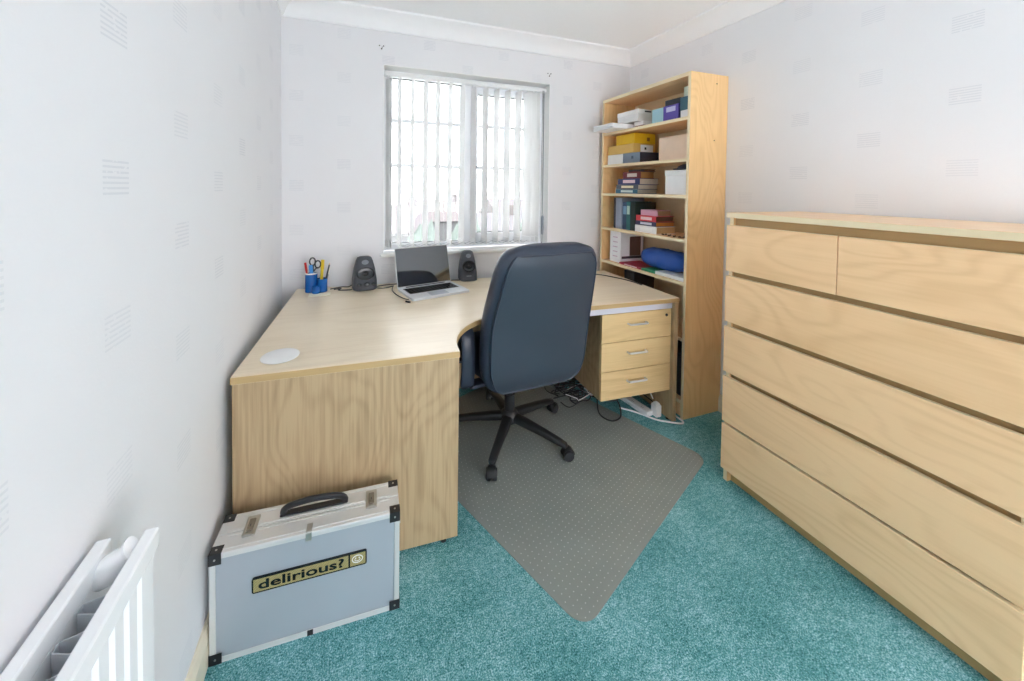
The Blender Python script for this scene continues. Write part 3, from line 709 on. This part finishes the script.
# base
b2 = lathe(nb(), [(.030, .075), (.048, .078), (.052, .10), (.046, .118), (.036, .128), (.030, .135)], (0, 0, 0), 24)
base = obj('base_hub', b2, M['chair_plastic'], oc, True)
for k in range(5):
    a = math.radians(232-3+72*k); d = V((math.cos(a), math.sin(a), 0)); s = V((-d.y, d.x, 0)); u = V((0, 0, 1))
    rr = [superring(d*r+u*z, s, u, w_, h_, 16, 3.5) for r, w_, h_, z in ((.035, .026, .020, .100), (.10, .025, .019, .097), (.20, .021, .016, .089), (.29, .018, .014, .078), (.325, .016, .011, .073), (.332, .010, .006, .071))]
    sp = obj('spoke', loft(nb(), rr), M['chair_plastic'], oc, True, 60)
    c = d*.318; ca = a+random.uniform(-.9, .9); e = V((math.cos(ca), math.sin(ca), 0)); g = V((-e.y, e.x, 0))
    cc = c+e*.018
    cas = obj('caster', cyl(nb(), c+u*.044, c+u*.072, .008, n=10), M['chair_plastic'], oc)
    b2 = nb(); rr = [superring(cc+u*.034+g*o, e, u, r, r, 14, 2) for o, r in ((-.026, .016), (-.025, .024), (-.019, .0265), (-.006, .0265), (-.005, .022))]
    loft(b2, rr); rr = [superring(cc+u*.034+g*o, e, u, r, r, 14, 2) for o, r in ((.026, .016), (.025, .024), (.019, .0265), (.006, .0265), (.005, .022))]
    loft(b2, rr)
    for v in b2.verts: v.co.z -= .0065
    obj('wheel', b2, M['black_plastic'], cas, True, 50)
    b2 = nb(); rr = []
    for i in range(9):
        th = PI*i/8; rr.append(superring(cc+u*(.030+.028*math.sin(th))+e*(.028*math.cos(th)), g, (u*math.sin(th)+e*math.cos(th)), .018, .003, 10, 4))
    loft(b2, rr); obj('hood', b2, M['chair_plastic'], cas, True)

# ------------------------------------------------------------------ things on the desk
# laptop
lx, ly = .245, 2.185
la = math.radians(13)
lp = thing('laptop', 'open silver laptop with dark screen on the desk', 'laptop', (.305, 1.955, DH), la)
LW, LD = .352, .238
obj('base', prism(nb(), rrect(0, LW, 0, LD, .012), .001, .014), M['silver'], lp)
kb = obj('keyboard', bx(.022, LW-.022, .095, LD-.028, .014, .0146), M['black_plastic'], lp)
for r in range(5):
    for k in range(13):
        x0 = .025+k*(LW-.05)/13; y0 = .098+r*.0215
        obj('key', bx(x0+.001, x0+(LW-.05)/13-.002, y0, y0+.018, .0146, .0158), M['black_gloss'], kb)
obj('trackpad', prism(nb(), rrect(.115, .225, .012, .082, .005, 4), .0138, .0143), M['alu_panel'], lp)
ln = obj('screen_lid', bx(0, LW, 0, .007, 0, .238, bev=.003), M['alu'], lp); ln.location = (0, LD+.002, .010); ln.rotation_euler = (math.radians(-15), 0, 0)
sg, nt_, b_ = newmat('dark_screen'); b_.inputs['Base Color'].default_value = srgb(40, 43, 48); b_.inputs['IOR'].default_value = 2.1; b_.inputs['Roughness'].default_value = .04
M['screen'] = sg
obj('display', bx(.004, LW-.004, -.0015, -.0001, .010, .234), M['screen'], ln)
obj('hinge', cyl(nb(), (.05, LD-.004, .012), (LW-.05, LD-.004, .012), .006, n=10), M['black_plastic'], lp)
# charger lead with plug end
cb = tube(nb(), [(.288, 1.985, DH+.006), (.278, 1.990, DH+.006), (.262, 2.02, DH+.005), (.236, 2.10, DH+.004), (.222, 2.2, DH+.004), (.24, 2.3, DH+.004)], .0025, n=6)
c_ = tag(obj('laptop_lead', cb, M['black_plastic'], None, True), 'short black lead curling beside the open laptop', 'cable')
obj('plug', tube(nb(), [(.287, 1.935, DH+.006), (.268, 1.955, DH+.006)], .005, n=8, k=1), M['black_plastic'], c_)

def speaker(label, loc, rz, knobs, k=1.0):
    t = thing('desktop_speaker', label, 'speaker', loc, rz, 'pair of desktop speakers')
    t.scale = (k, 1, .93); H = .205; rings = []
    for z, w_, d0, d1 in ((0, .044, -.055, .055), (.006, .052, -.062, .06), (.06, .052, -.052, .058), (.13, .045, -.036, .052), (.18, .036, -.022, .044), (H-.006, .030, -.014, .036), (H, .020, -.004, .026)):
        c = V((0, (d0+d1)/2, z)); rings.append(superring(c, V((1, 0, 0)), V((0, 1, 0)), w_, (d1-d0)/2, 28, 4.5))
    obj('cabinet', loft(nb(), rings), M['speaker'], t, True, 45)
    nrm = V((0, -.97, .23)).normalized(); up = V((0, .23, .97)).normalized()
    def disc(z, y, r0, prof, x=0):
        c = V((x, y, z)); return [[c+nrm*h+V((1, 0, 0))*(r*math.cos(2*PI*i/24))+up*(r*math.sin(2*PI*i/24)) for i in range(24)] for r, h in prof]
    b3 = loft(nb(), disc(.105, -.046, 0, [(.039, 0), (.039, .005), (.035, .006), (.033, .002), (.014, -.001), (.012, .003), (.006, .006), (.001, .0065)]))
    obj('driver_cone', b3, M['black_gloss'], t, True)
    b3 = loft(nb(), disc(.174, -.0275, 0, [(.015, 0), (.015, .004), (.012, .004), (.010, .001), (.004, .003), (.001, .0035)]))
    obj('tweeter', b3, M['grey_plastic'], t, True)
    if knobs:
        for x, r in ((-.027, .009), (.004, .013), (.032, .009)):
            b3 = loft(nb(), disc(.040, -.0575, 0, [(r, 0), (r*.95, .010), (r*.5, .012), (.001, .012)], x)); obj('knob', b3, M['black_gloss'], t, True)
    else:
        b3 = loft(nb(), disc(.042, -.057, 0, [(.0, 0), (.0, .001)])); b3.free()
        obj('badge', bx(-.014, .014, -.060, -.055, .036, .041), M['grey_plastic'], t)
    return t
speaker('black desktop speaker with control knobs beside the blue pen pot', (.070, 2.300, DH+.0005), math.radians(6), True, 1.32)
speaker('black desktop speaker without knobs right of the laptop', (.722, 2.330, DH+.0005), math.radians(-6), False, 1.12)
# pen tidy
pxy = (-.197, 2.315)
pt = thing('pen_tidy', 'blue plastic pen tidy near the left wall', 'pen holder', (pxy[0], pxy[1], DH+.0005))
def tidy_mat():
    m, nt, b = newmat('translucent_blue'); b.inputs['Base Color'].default_value = srgb(28, 112, 200); b.inputs['Roughness'].default_value = .2
    b.inputs['Transmission Weight'].default_value = .25
    no = N(nt, 'ShaderNodeTexNoise'); no.inputs['Scale'].default_value = 18; mr = N(nt, 'ShaderNodeMapRange'); mr.inputs[3].default_value = .15; mr.inputs[4].default_value = .3
    nt.links.new(no.outputs['Fac'], mr.inputs[0]); nt.links.new(mr.outputs[0], b.inputs['Roughness']); return m
M['tidy'] = tidy_mat()
def cup(cx, cy, r, h, t=.0025): return lathe(nb(), [(r, 0), (r, h), (r-t, h), (r-t, .004), (.0015, .004), (.0015, 0)], (cx, cy, 0), 24, True)
obj('tall_cup', cup(-.024, .006, .033, .108), M['tidy'], pt, True)
obj('low_cup', cup(.033, -.006, .029, .075), M['tidy'], pt, True)
obj('front_tray', cup(.006, -.046, .022, .040), M['tidy'], pt, True)
obj('rim', lathe(nb(), [(.0332, .103), (.0345, .105), (.0345, .110), (.0332, .111), (.030, .110), (.030, .105)], (-.024, .006, 0), 24, True), M['white_plastic'], pt, True)
def stick(name, label, cat, p0, p1, r, mat, tip=None, cap=None, flat=None):
    p0 = V((pxy[0]+p0[0], pxy[1]+p0[1], DH+p0[2])); p1 = V((pxy[0]+p1[0], pxy[1]+p1[1], DH+p1[2]))
    d = (p1-p0)
    o = obj(name, tube(nb(), [p0, p0+d*.5, p1], r, n=8, k=2, flat=flat), mat, None, True); tag(o, label, cat)
    if tip: obj('tip', cyl(nb(), p1, p1+d.normalized()*.012, r*.9, r*.3, 8), tip, o)
    if cap: obj('cap', cyl(nb(), p0+d*.7, p1+d.normalized()*.001, r*1.15, r*1.1, 8), cap, o)
    return o
stick('pen', 'red pen standing in the blue pen tidy', 'pen', (-.035, .008, .006), (-.056, .006, .168), .0055, colm(206, 44, 40), cap=colm(190, 34, 32))
stick('pen', 'white pen with black tip in the blue tidy', 'pen', (-.022, .022, .006), (-.030, .030, .180), .005, colm(238, 238, 238), tip=M['black_plastic'])
stick('ruler', 'blue plastic ruler upright in the pen tidy', 'ruler', (-.012, -.016, .006), (-.026, -.017, .158), .005, colm(60, 140, 210), flat=(.002, .010))
stick('highlighter', 'yellow highlighter standing in the blue pen tidy', 'pen', (.026, .005, .006), (.036, .014, .178), .0085, colm(236, 206, 40), cap=colm(226, 190, 24))
stick('pencil', 'black pencil leaning right in the pen tidy', 'pencil', (.040, -.004, .006), (.072, .004, .150), .0045, M['black_plastic'], tip=colm(220, 190, 150))
stick('eraser_brush', 'cream ended brush leaning right in the tidy', 'brush', (.046, .004, .008), (.072, .018, .130), .004, M['grey_plastic'], cap=colm(246, 240, 214))
# scissors
sx, sy = pxy[0]-.002, pxy[1]+.006
sc_ = thing('scissors', 'black handled scissors standing in the blue tidy', 'scissors', (sx-.012, sy, DH+.008))
obj('blade', bx(-.006, .002, -.001, .001, 0, .11, bev=.0005), M['steel'], sc_)
obj('blade', bx(-.002, .006, .0012, .003, 0, .11, bev=.0005), M['steel'], sc_)
obj('pivot', cyl(nb(), (0, -.003, .085), (0, .004, .085), .004, n=10), M['chrome'], sc_)
for cx, cz, rx, rz_ in ((-.004, .165, .015, .022), (.024, .148, .015, .021)):
    pts = [(cx+rx*math.cos(2*PI*i/16), .001, cz+rz_*math.sin(2*PI*i/16)) for i in range(17)]
    b3 = tube(nb(), pts, .004, n=7, smooth=False); tube(b3, [(0, .001, .108), (cx*.6+.002, .001, cz-rz_)], .004, n=7, smooth=False)
    obj('handle', b3, M['black_plastic'], sc_, True)
# paper slip and coaster
tag(obj('paper_slip', bx(-.225, -.115, 2.205, 2.262, DH+.0005, DH+.004, bev=.0005), colm(246, 240, 216), None), 'cream notepaper lying before the blue pen tidy', 'paper')
cobj = tag(obj('coaster', lathe(nb(), [(.002, DH), (.058, DH), (.062, DH+.002), (.062, DH+.004), (.059, DH+.005), (.002, DH+.005)], (-.240, 1.462, 0), 40), M['white_plastic'], None, True), 'white round coaster at the near corner of the desk', 'coaster')
# leads on the desk
def cable(name, label, pts, r, mat, group=None, n=6, k=6):
    return tag(obj(name, tube(nb(), pts, r, n=n, k=k), mat, None, True), label, 'cable', group)
z = DH+.004
cable('speaker_cable', 'thin black cable from pen tidy to left speaker', [(-.12, 2.33, z), (-.06, 2.36, z), (-.02, 2.352, z), (.0, 2.348, z+.01), (.03, 2.352, z)], .003, M['black_plastic'])
cable('speaker_cable', 'black cable loop in front of the left speaker cable', [(-.10, 2.315, z), (-.06, 2.33, z), (-.075, 2.295, z), (-.02, 2.28, z), (.0, 2.285, z)], .003, M['black_plastic'])
cable('speaker_cable', 'black cable running from left speaker behind the laptop', [(.14, 2.31, z), (.19, 2.33, z), (.26, 2.335, z), (.42, 2.34, z), (.58, 2.335, z), (.68, 2.31, z)], .003, M['black_plastic'])
cable('speaker_cable', 'short black cable stub right of the left speaker', [(.142, 2.275, z), (.17, 2.262, z), (.205, 2.272, z), (.235, 2.29, z)], .003, M['black_plastic'])
q0 = dw(2.0, .93); q1 = dw(2.06, .80)
cable('desk_cable', 'black cable lying along the desk edge by the bookcase', [(q0[0]-.08, q0[1]+.03, z), (q0[0]-.03, q0[1], z), (q0[0], q0[1]-.05, z), (q1[0]-.005, q1[1]-.05, z), (q1[0], q1[1]-.18, z)], .0035, M['black_plastic'])

# ------------------------------------------------------------------ things on the bookcase
def carton(name, label, cat, x0, x1, y0, y1, z0, z1, mat, lid=None, lidh=0, group=None, extra=None):
    if x0 > 1.78: y0, y1 = y0*KS, y1*KS
    o = tag(obj(name, bx(x0, x1, y0, y1, z0, z1-(lidh and lidh-.002), bev=.0015), mat), label, cat, group or ('boxes in the bookcase' if cat == 'box' else None))
    if lid: obj('lid', bx(x0-.003, x1+.003, y0-.003, y1+.003, z1-lidh, z1, bev=.002), lid, o)
    return o
def book(name, label, x0, x1, y0, y1, z0, z1, mat, pages=None, upright=False, group=None, stripe=None):
    """spine faces the room (-x); pages show at the near end"""
    t = .0025; b2 = nb(); y0, y1 = y0*KS, y1*KS
    if upright:
        box(b2, x0, x1, y0, y0+t, z0, z1); box(b2, x0, x1, y1-t, y1, z0, z1); box(b2, x0, x0+t, y0+t, y1-t, z0, z1)
        pg = bx(x0+t, x1-.004, y0+t, y1-t, z0+.003, z1-.004)
    else:
        box(b2, x0, x1, y0, y1, z0, z0+t); box(b2, x0, x1, y0, y1, z1-t, z1); box(b2, x0, x0+t, y0, y1, z0+t, z1-t)
        pg = bx(x0+t, x1-.004, y0+.003, y1-.003, z0+t, z1-t)
    o = tag(obj(name, b2, mat), label, name, group or 'books in the bookcase'); obj('pages', pg, pages or M['pages'], o)
    if stripe:
        if upright: s = bx(x0-.0006, x0, y0+.006, y1-.006, z0+(z1-z0)*.55, z0+(z1-z0)*.85)
        else: s = bx(x0-.0006, x0, y0+(y1-y0)*.2, y0+(y1-y0)*.75, z0+(z1-z0)*.25, z0+(z1-z0)*.78)
        obj('spine_title', s, stripe, o)
    return o
g = .0006
# top shelf
s = SH[0]+g
b2 = nb()
for k in range(6):
    j = .006*math.sin(k*2.1)
    box(b2, BX-.115+j, BX+.10+j, 2.10+.003*k, 2.325-.002*k, s+.006*k, s+.006*k+.0055)
tag(obj('paper_stack', b2, M['paper']), 'white papers jutting out of the top shelf', 'paper')
o = carton('letter_tray', 'dark red edged tray of papers under white box', 'tray', BX+.055, BX+.20, 2.03, 2.112, s, s+.018, colm(126, 50, 48))
obj('paper_sheet', bxk(BX+.052, BX+.20, 2.028, 2.112, s+.018, s+.045), M['paper'], o)
o = carton('storage_box', 'white lidded box with dark slot on top shelf', 'box', BX+.03, BX+.16, 2.055, 2.26, s+.046, s+.128, colm(228, 226, 224), colm(236, 234, 232), .03)
obj('label_slot', bxk(BX+.085, BX+.14, 2.0505, 2.0518, s+.108, s+.118), M['black_plastic'], o)
carton('carton', 'pale blue carton beside purple box on top shelf', 'box', BX+.06, BX+.19, 1.862, 1.958, s, s+.100, colm(166, 208, 222))
o = carton('carton', 'purple box with pale print on top shelf', 'box', BX+.05, BX+.20, 1.738, 1.855, s, s+.100, colm(88, 74, 168))
obj('print_patch', bxk(BX+.0494, BX+.05, 1.76, 1.83, s+.06, s+.09), colm(190, 190, 226), o)
carton('carton', 'flat black box lying on the purple box', 'box', BX+.07, BX+.20, 1.745, 1.862, s+.101, s+.140, colm(40, 44, 52))
o = carton('carton', 'teal and white carton at the end of top shelf', 'box', BX+.05, BX+.20, 1.64, 1.728, s, s+.13, colm(52, 96, 112))
obj('label_patch', bxk(BX+.0494, BX+.05, 1.65, 1.72, s+.006, s+.05), M['paper'], o)
carton('carton', 'pale green white box on top of teal carton', 'box', BX+.06, BX+.19, 1.64, 1.71, s+.131, s+.19, colm(220, 228, 214))
# second shelf
s = SH[1]+g
carton('carton', 'white box at far end of second shelf, bottom of pile', 'box', BX+.03, BX+.19, 2.20, 2.365, s, s+.072, colm(240, 240, 238))
o = carton('carton', 'grey and charcoal box under the cream labelled box', 'box', BX+.03, BX+.215, 2.028, 2.196, s, s+.072, colm(128, 142, 158))
obj('dark_end', bxk(BX+.0305, BX+.2145, 2.0272, 2.028, s+.002, s+.070), colm(44, 46, 58), o)
obj('logo', bxk(BX+.0292, BX+.03, 2.09, 2.11, s+.03, s+.05), colm(60, 80, 100), o)
o = carton('carton', 'tan box with white logo label in second shelf pile', 'box', BX+.028, BX+.22, 2.09, 2.362, s+.073, s+.136, colm(222, 182, 104))
obj('white_label', bxk(BX+.09, BX+.20, 2.0892, 2.09, s+.080, s+.128), M['paper'], o)
obj('logo', bxk(BX+.125, BX+.14, 2.0886, 2.0891, s+.095, s+.112), M['black_plastic'], o)
o = carton('carton', 'yellow box on top of the second shelf pile', 'box', BX+.03, BX+.215, 2.085, 2.272, s+.137, s+.208, colm(226, 182, 30))
obj('print_patch', bxk(BX+.14, BX+.165, 2.0842, 2.085, s+.155, s+.180), colm(140, 96, 30), o)
carton('carton', 'large cream box on second shelf beside yellow box', 'box', BX+.09, BX+.24, 1.632, 1.925, s, s+.155, colm(236, 214, 192))
# third shelf
s = SH[2]+g
book('book', 'blue green spined book, lowest in third shelf pile', BX+.03, BX+.20, 2.045, 2.265, s, s+.030, colm(58, 108, 130), stripe=colm(214, 228, 224))
book('book', 'grey book with cream title above the blue green one', BX+.03, BX+.20, 2.040, 2.262, s+.031, s+.062, colm(88, 92, 104), stripe=colm(238, 226, 190))
book('book', 'navy and white book in middle of third shelf pile', BX+.03, BX+.195, 2.025, 2.245, s+.063, s+.105, colm(52, 54, 104), stripe=colm(232, 206, 212))
book('book', 'dark red book second from top of third shelf pile', BX+.05, BX+.17, 2.04, 2.215, s+.106, s+.152, colm(112, 34, 40), pages=colm(176, 130, 76), stripe=colm(214, 200, 190))
book('book', 'thin black book on top of third shelf pile', BX+.06, BX+.16, 2.02, 2.17, s+.153, s+.168, colm(38, 34, 36), pages=colm(120, 84, 56))
carton('trinket', 'tiny cream block at the far end of third shelf', 'block', BX+.06, BX+.085, 2.29, 2.312, s, s+.04, colm(222, 204, 160))
o = carton('storage_box', 'white cube box with lid on third shelf', 'box', BX+.05, BX+.22, 1.645, 1.825, s, s+.150, colm(244, 246, 250), colm(248, 249, 252), .035)
# cap on the white box
rr = [superring(V((BX+.13, 1.696, s+.1515+z)), V((1, 0, 0)), V((0, 1, 0)), a, b_, 24, 2.2) for z, a, b_ in ((0, .070, .066), (.010, .072, .068), (.024, .062, .058), (.035, .040, .038), (.039, .012, .012))]
cp = tag(obj('cloth_cap', loft(nb(), rr), colm(72, 80, 96), None, True), 'grey cloth cap on the white cube box', 'cap')
rr = [superring(V((BX+.075, 1.696, s+.1545+z)), V((1, 0, 0)), V((0, 1, 0)), .045, .062, 20, 2.2) for z in (-.002, .003)]
obj('peak', loft(nb(), rr), colm(62, 70, 86), cp, True)
# fourth shelf
s = SH[3]+g
book('binder', 'black upright folder at far end of fourth shelf', BX+.03, BX+.23, 2.262, 2.282, s, s+.225, colm(52, 54, 62), upright=True)
book('binder', 'pale grey upright folder beside black folder', BX+.03, BX+.235, 2.200, 2.2605, s, s+.225, colm(150, 160, 178), pages=colm(96, 100, 110), upright=True)
book('book', 'dark blue upright book between grey folder and teal book', BX+.04, BX+.21, 2.152, 2.198, s, s+.195, colm(50, 72, 104), upright=True, stripe=colm(120, 160, 190))
book('book', 'teal upright book on fourth shelf', BX+.032, BX+.22, 2.112, 2.150, s, s+.200, colm(48, 110, 112), upright=True, stripe=colm(190, 214, 200))
book('book', 'dark green upright book next to the lying pile', BX+.032, BX+.215, 2.066, 2.110, s, s+.198, colm(34, 56, 52), upright=True)
wbk = M['pages']
book('book', 'white book at bottom of fourth shelf pile', BX+.03, BX+.19, 1.868, 2.060, s, s+.046, colm(240, 240, 240), pages=colm(206, 176, 130), stripe=colm(250, 250, 250))
book('book', 'navy book with white title in fourth shelf pile', BX+.03, BX+.185, 1.874, 2.056, s+.047, s+.076, colm(60, 62, 96), pages=colm(196, 132, 60), stripe=colm(226, 226, 236))
book('book', 'red book with pink title in fourth shelf pile', BX+.03, BX+.18, 1.874, 2.052, s+.077, s+.113, colm(208, 54, 66), pages=colm(74, 58, 50), stripe=colm(244, 214, 216))
book('book', 'pink book on top of fourth shelf pile', BX+.05, BX+.165, 1.882, 2.030, s+.114, s+.150, colm(218, 166, 188), pages=colm(178, 150, 122))
pts = []
for i in range(60):
    pts.append((BX+.04+.02*math.sin(i*.5), 1.81-.0029*i, s+.005+.002*math.sin(i*1.7)))
bd = thing('bead_string', 'string of dark beads at the edge of fourth shelf', 'beads', (BX+.04, 1.74, s))
b2 = nb()
obj('cord', tube(nb(), [V(p)-V((BX+.04, 1.74, s)) for p in pts[::3]], .0012, n=5, k=2), M['black_plastic'], bd)
for p in pts[::4]:
    obj('bead', lathe(nb(), [(.0008, -.0045), (.0035, -.003), (.005, 0), (.0035, .003), (.0008, .0045)], V(p)-V((BX+.04, 1.74, s))+V((0, 0, .001)), 8), colm(70, 44, 32), bd, True)
# fifth shelf
s = SH[4]+g
o = book('binder', 'white upright binder on the fifth shelf', BX+.03, BX+.235, 2.200, 2.318, s+.0, s+.226, colm(240, 241, 246), pages=colm(214, 210, 206), upright=True)
bm = nb(); obj('cover_picture', bxk(BX+.11, BX+.21, 2.1992, 2.1999, s+.05, s+.19), colm(120, 96, 90), o)
obj('cover_picture', bxk(BX+.04, BX+.225, 2.1992, 2.1999, s+.03, s+.048), colm(70, 62, 72), o)
for k in range(5): obj('spine_mark', bxk(BX+.0293, BX+.03, 2.235, 2.285, s+.04+.035*k, s+.046+.035*k), colm(206, 180, 200), o)
book('magazine', 'red and dark magazine lying under the blue bag', BX+.015, BX+.20, 1.975, 2.195, s, s+.012, colm(176, 46, 70), pages=colm(220, 200, 204), stripe=colm(240, 220, 224))
book('magazine', 'green magazine at the front of the fifth shelf', BX+.012, BX+.20, 1.855, 1.972, s, s+.014, colm(60, 164, 116), pages=colm(226, 230, 226))
book('magazine', 'white magazine at the near end of fifth shelf', BX+.012, BX+.20, 1.64, 1.853, s, s+.020, colm(232, 236, 236), pages=colm(214, 214, 206))
# blue stuff bag
rr = []
L0, L1 = 1.672, 2.035
for i in range(17):
    t = i/16; y = L0+(L1-L0)*t; e = (1-abs(2*t-1)**4)**.5; r = .066*max(.12, e)
    c = V((BX+.112, y, s+.0215+.063)); ring = superring(c, V((1, 0, 0)), V((0, 0, 1)), r*1.12, min(.0625, r*.96), 28, 2.6)
    ring = [p+(p-c).normalized()*.007*math.sin(p.x*130+y*160)*math.sin(y*70+j*.6) if 2 < i < 14 and p.z > s+.05 else p for j, p in enumerate(ring)]
    rr.append(ring)
bag = tag(obj('stuff_bag', loft(nb(), rr), colm(36, 84, 170, .5), None, True), 'stuffed blue cloth bag lying on the fifth shelf', 'bag')
obj('drawstring', tube(nb(), [(BX+.10, L0+.004, s+.09), (BX+.08, L0-.006, s+.08), (BX+.06, L0+.01, s+.05)], .003, n=6), colm(24, 50, 120), bag)
# lower boxes behind the desk
s = SH[5]+g
carton('file_box', 'black box in the bookcase just above desk height', 'box', BX+.04, BX+.22, 2.07, 2.17, s, s+.285, colm(40, 42, 48))
carton('file_box', 'dark grey box low in the bookcase behind desk', 'box', BX+.04, BX+.22, 1.66, 1.86, SH[6]+g, SH[6]+.25, colm(74, 78, 84))

# ------------------------------------------------------------------ cables and power strip under the desk
ps = thing('power_strip', 'white power strip lying under the drawer unit', 'power strip', (1.636, 1.775, .0), math.radians(-84))
obj('body', bx(-.125, .10, -.026, .026, .001, .032, bev=.006, seg=2), M['white_plastic'], ps)
for k in range(3):
    b2 = nb()
    for q in (-.006, .006): box(b2, -.09+k*.07+q-.001, -.09+k*.07+q+.001, -.012, -.005, .032, .0325)
    obj('socket', b2, M['black_plastic'], ps)
tag(obj('plug_adapter', box(bx(1.670, 1.710, 1.652, 1.697, .001, .070, bev=.006, seg=2), 1.676, 1.704, 1.658, 1.690, .068, .080, .004), M['white_plastic']), 'white plug adapter at the end of the power strip', 'plug')
cable('white_lead', 'white lead curving over carpet by the right desk panel', [(1.53, 1.80, .0062), (1.591, 1.735, .0062), (1.652, 1.640, .0062), (1.70, 1.600, .0062), (1.755, 1.565, .0062), (1.782, 1.568, .0062), (1.788, 1.60, .0062), (1.786, 1.68, .0062)], .0048, M['white_plastic'])
cable('white_lead', 'white lead looping up behind the plug adapter', [(1.640, 1.83, .037), (1.645, 1.82, .11), (1.665, 1.79, .14), (1.685, 1.74, .13), (1.690, 1.70, .085)], .0035, M['white_plastic'])
cable('power_cable', 'black cable looping forward onto the carpet', [(1.465, 1.93, .03), (1.391, 1.821, .010), (1.372, 1.754, .008), (1.402, 1.705, .008), (1.471, 1.720, .008), (1.54, 1.81, .012), (1.56, 1.89, .03)], .004, M['black_plastic'])
cable('power_cable', 'thin black cable running from adapter to desk panel', [(1.60, 1.95, .012), (1.68, 1.88, .08), (1.705, 1.80, .06), (1.715, 1.715, .05)], .0035, M['black_plastic'])
rng = random.Random(5)
for k in range(16):
    pts = []; c = V((rng.uniform(1.29, 1.45), rng.uniform(1.93, 2.10), 0)); a0 = rng.uniform(0, 6.28); R0 = rng.uniform(.05, .11); zl = .008+.0065*k
    for i in range(9):
        a = a0+i*rng.uniform(.5, .9); pts.append((c.x+R0*1.1*math.cos(a)+rng.uniform(-.03, .03), c.y+R0*.8*math.sin(a)+rng.uniform(-.03, .03), max(.008, zl+rng.uniform(-.004, .004)-.25*max(0, math.hypot(c.x+R0*math.cos(a)-1.37, c.y+R0*math.sin(a)-2.02)-.08))))
    m_ = M['grey_plastic'] if k in (3, 9) else M['white_plastic'] if k == 13 else M['black_plastic']
    cable('tangled_cable', {3: 'thin grey cable low in the tangle under the desk', 9: 'thin grey cable high in the tangle under the desk', 13: 'thin white cable on top of the tangle under the desk'}.get(k, 'one of the black tangled cables on the carpet under the desk'), pts, rng.uniform(.0026, .004) if m_ == M['black_plastic'] else .0022, m_, 'tangled cables under the desk', n=6, k=4)
for k, lab in enumerate(('black lead trailing from tangle to power strip, nearest the carpet edge', 'white lead trailing from the tangle to power strip', 'black lead trailing to power strip, farthest back')):
    y = 1.86+.05*k
    pts = [(1.40+.02*k, 2.00, .03+.01*k), (1.46, y+.03, .02+.008*k), (1.55+.01*k, y, .014+.006*k), (1.62+.005*k, 1.90+.012*k, .012)]
    cable('trailing_cable', lab, pts, .0036, M['black_plastic'] if k != 1 else M['white_plastic'], 'leads trailing to the power strip', n=6)
carton('power_brick', 'black power brick among cables under the drawers', 'charger', 1.52, 1.60, 2.00, 2.06, .001, .035, M['black_plastic'])

# ------------------------------------------------------------------ outside the window
gm = plain('garden_ground', srgb(226, 230, 220), .9, noise=.08, nscale=.3)  # ground colour raised to bounce daylight up onto the ceiling
struct('ground', bx(-80, 120, YB+6, 160, -6.2, -6.002), gm, 'garden ground beyond the window, paled to bounce light indoors')
ORD = ['leftmost', 'second from left', 'third from left', 'fourth from left', 'fifth from left', 'rightmost']
for i, (x, y, w_, h_, rc, wc) in enumerate([(3.0, 26, 4.5, 5.6, (98, 93, 95), (110, 110, 112)), (8.0, 33, 5.5, 5.7, (100, 94, 94), (112, 112, 113)), (10.5, 24, 4, 5.0, (97, 95, 98), (108, 108, 110)), (18, 36, 7, 5.8, (99, 95, 97), (111, 111, 112)), (15.5, 26, 4.5, 5.2, (97, 95, 99), (110, 110, 112)), (29, 44, 9, 5.8, (98, 96, 98), (112, 112, 114))]):
    hs = thing('house', 'pale house beyond the window, '+ORD[i]+' of the row', 'house', (x, y, -6), 0, 'houses beyond the window')
    obj('walls', bx(-w_/2, w_/2, 0, 6, 0, h_-1.4), colm(*wc, .9), hs)
    b2 = extrude_profile(nb(), [(-.3, h_-1.45), (6.3, h_-1.45), (3, h_+.4)], (-w_/2-.2, 0, 0), (w_/2+.2, 0, 0), (0, 1, 0), (0, 0, 1)); obj('roof', b2, colm(*rc, .9), hs)
    obj('chimney', bx(w_/4, w_/4+.6, 2.7, 3.3, h_-.2, h_+1.0), colm(94, 90, 90, .9), hs)
    for kx in (-.3, .3):
        for zz in (.5, 2.0):
            f_ = obj('window_frame', bx(w_*kx-.6, w_*kx+.6, -.06, .02, zz, zz+1.0), M['upvc'], hs)
            obj('pane', bx(w_*kx-.5, w_*kx+.5, -.08, -.06, zz+.1, zz+.9), colm(88, 92, 100, .4), f_)
def bush(label, x, y, r, h, rc):
    b2 = nb(); bmesh.ops.create_icosphere(b2, subdivisions=3, radius=1)
    for v in b2.verts:
        k = 1+.16*math.sin(v.co.x*7+x)*math.sin(v.co.y*6+y)+.12*math.sin(v.co.z*9+x*2); v.co = V((v.co.x*r*k, v.co.y*r*k, (v.co.z*.5+.62)*h*k))
    t = thing('tree', label, 'tree', (x, y, -6), 0, 'trees beyond the window')
    obj('crown', b2, colm(*rc, .9), t, True, 80); obj('trunk', cyl(nb(), (0, 0, 0), (0, 0, h*.5), .15, n=8), colm(150, 130, 110, .9), t)
bush('pale green tree beyond the window, behind the laptop', 3.2, 17, 1.0, 4.4, (94, 103, 98))
bush('round green tree beyond the window, left of the mullion', 5.9, 19, 1.2, 4.6, (94, 103, 98))
bush('green tree beyond the right hand sash', 8.8, 18, 1.1, 4.3, (94, 103, 98))
bush('small tree at far right beyond the window', 11.8, 19, 1.0, 4.2, (94, 103, 98))
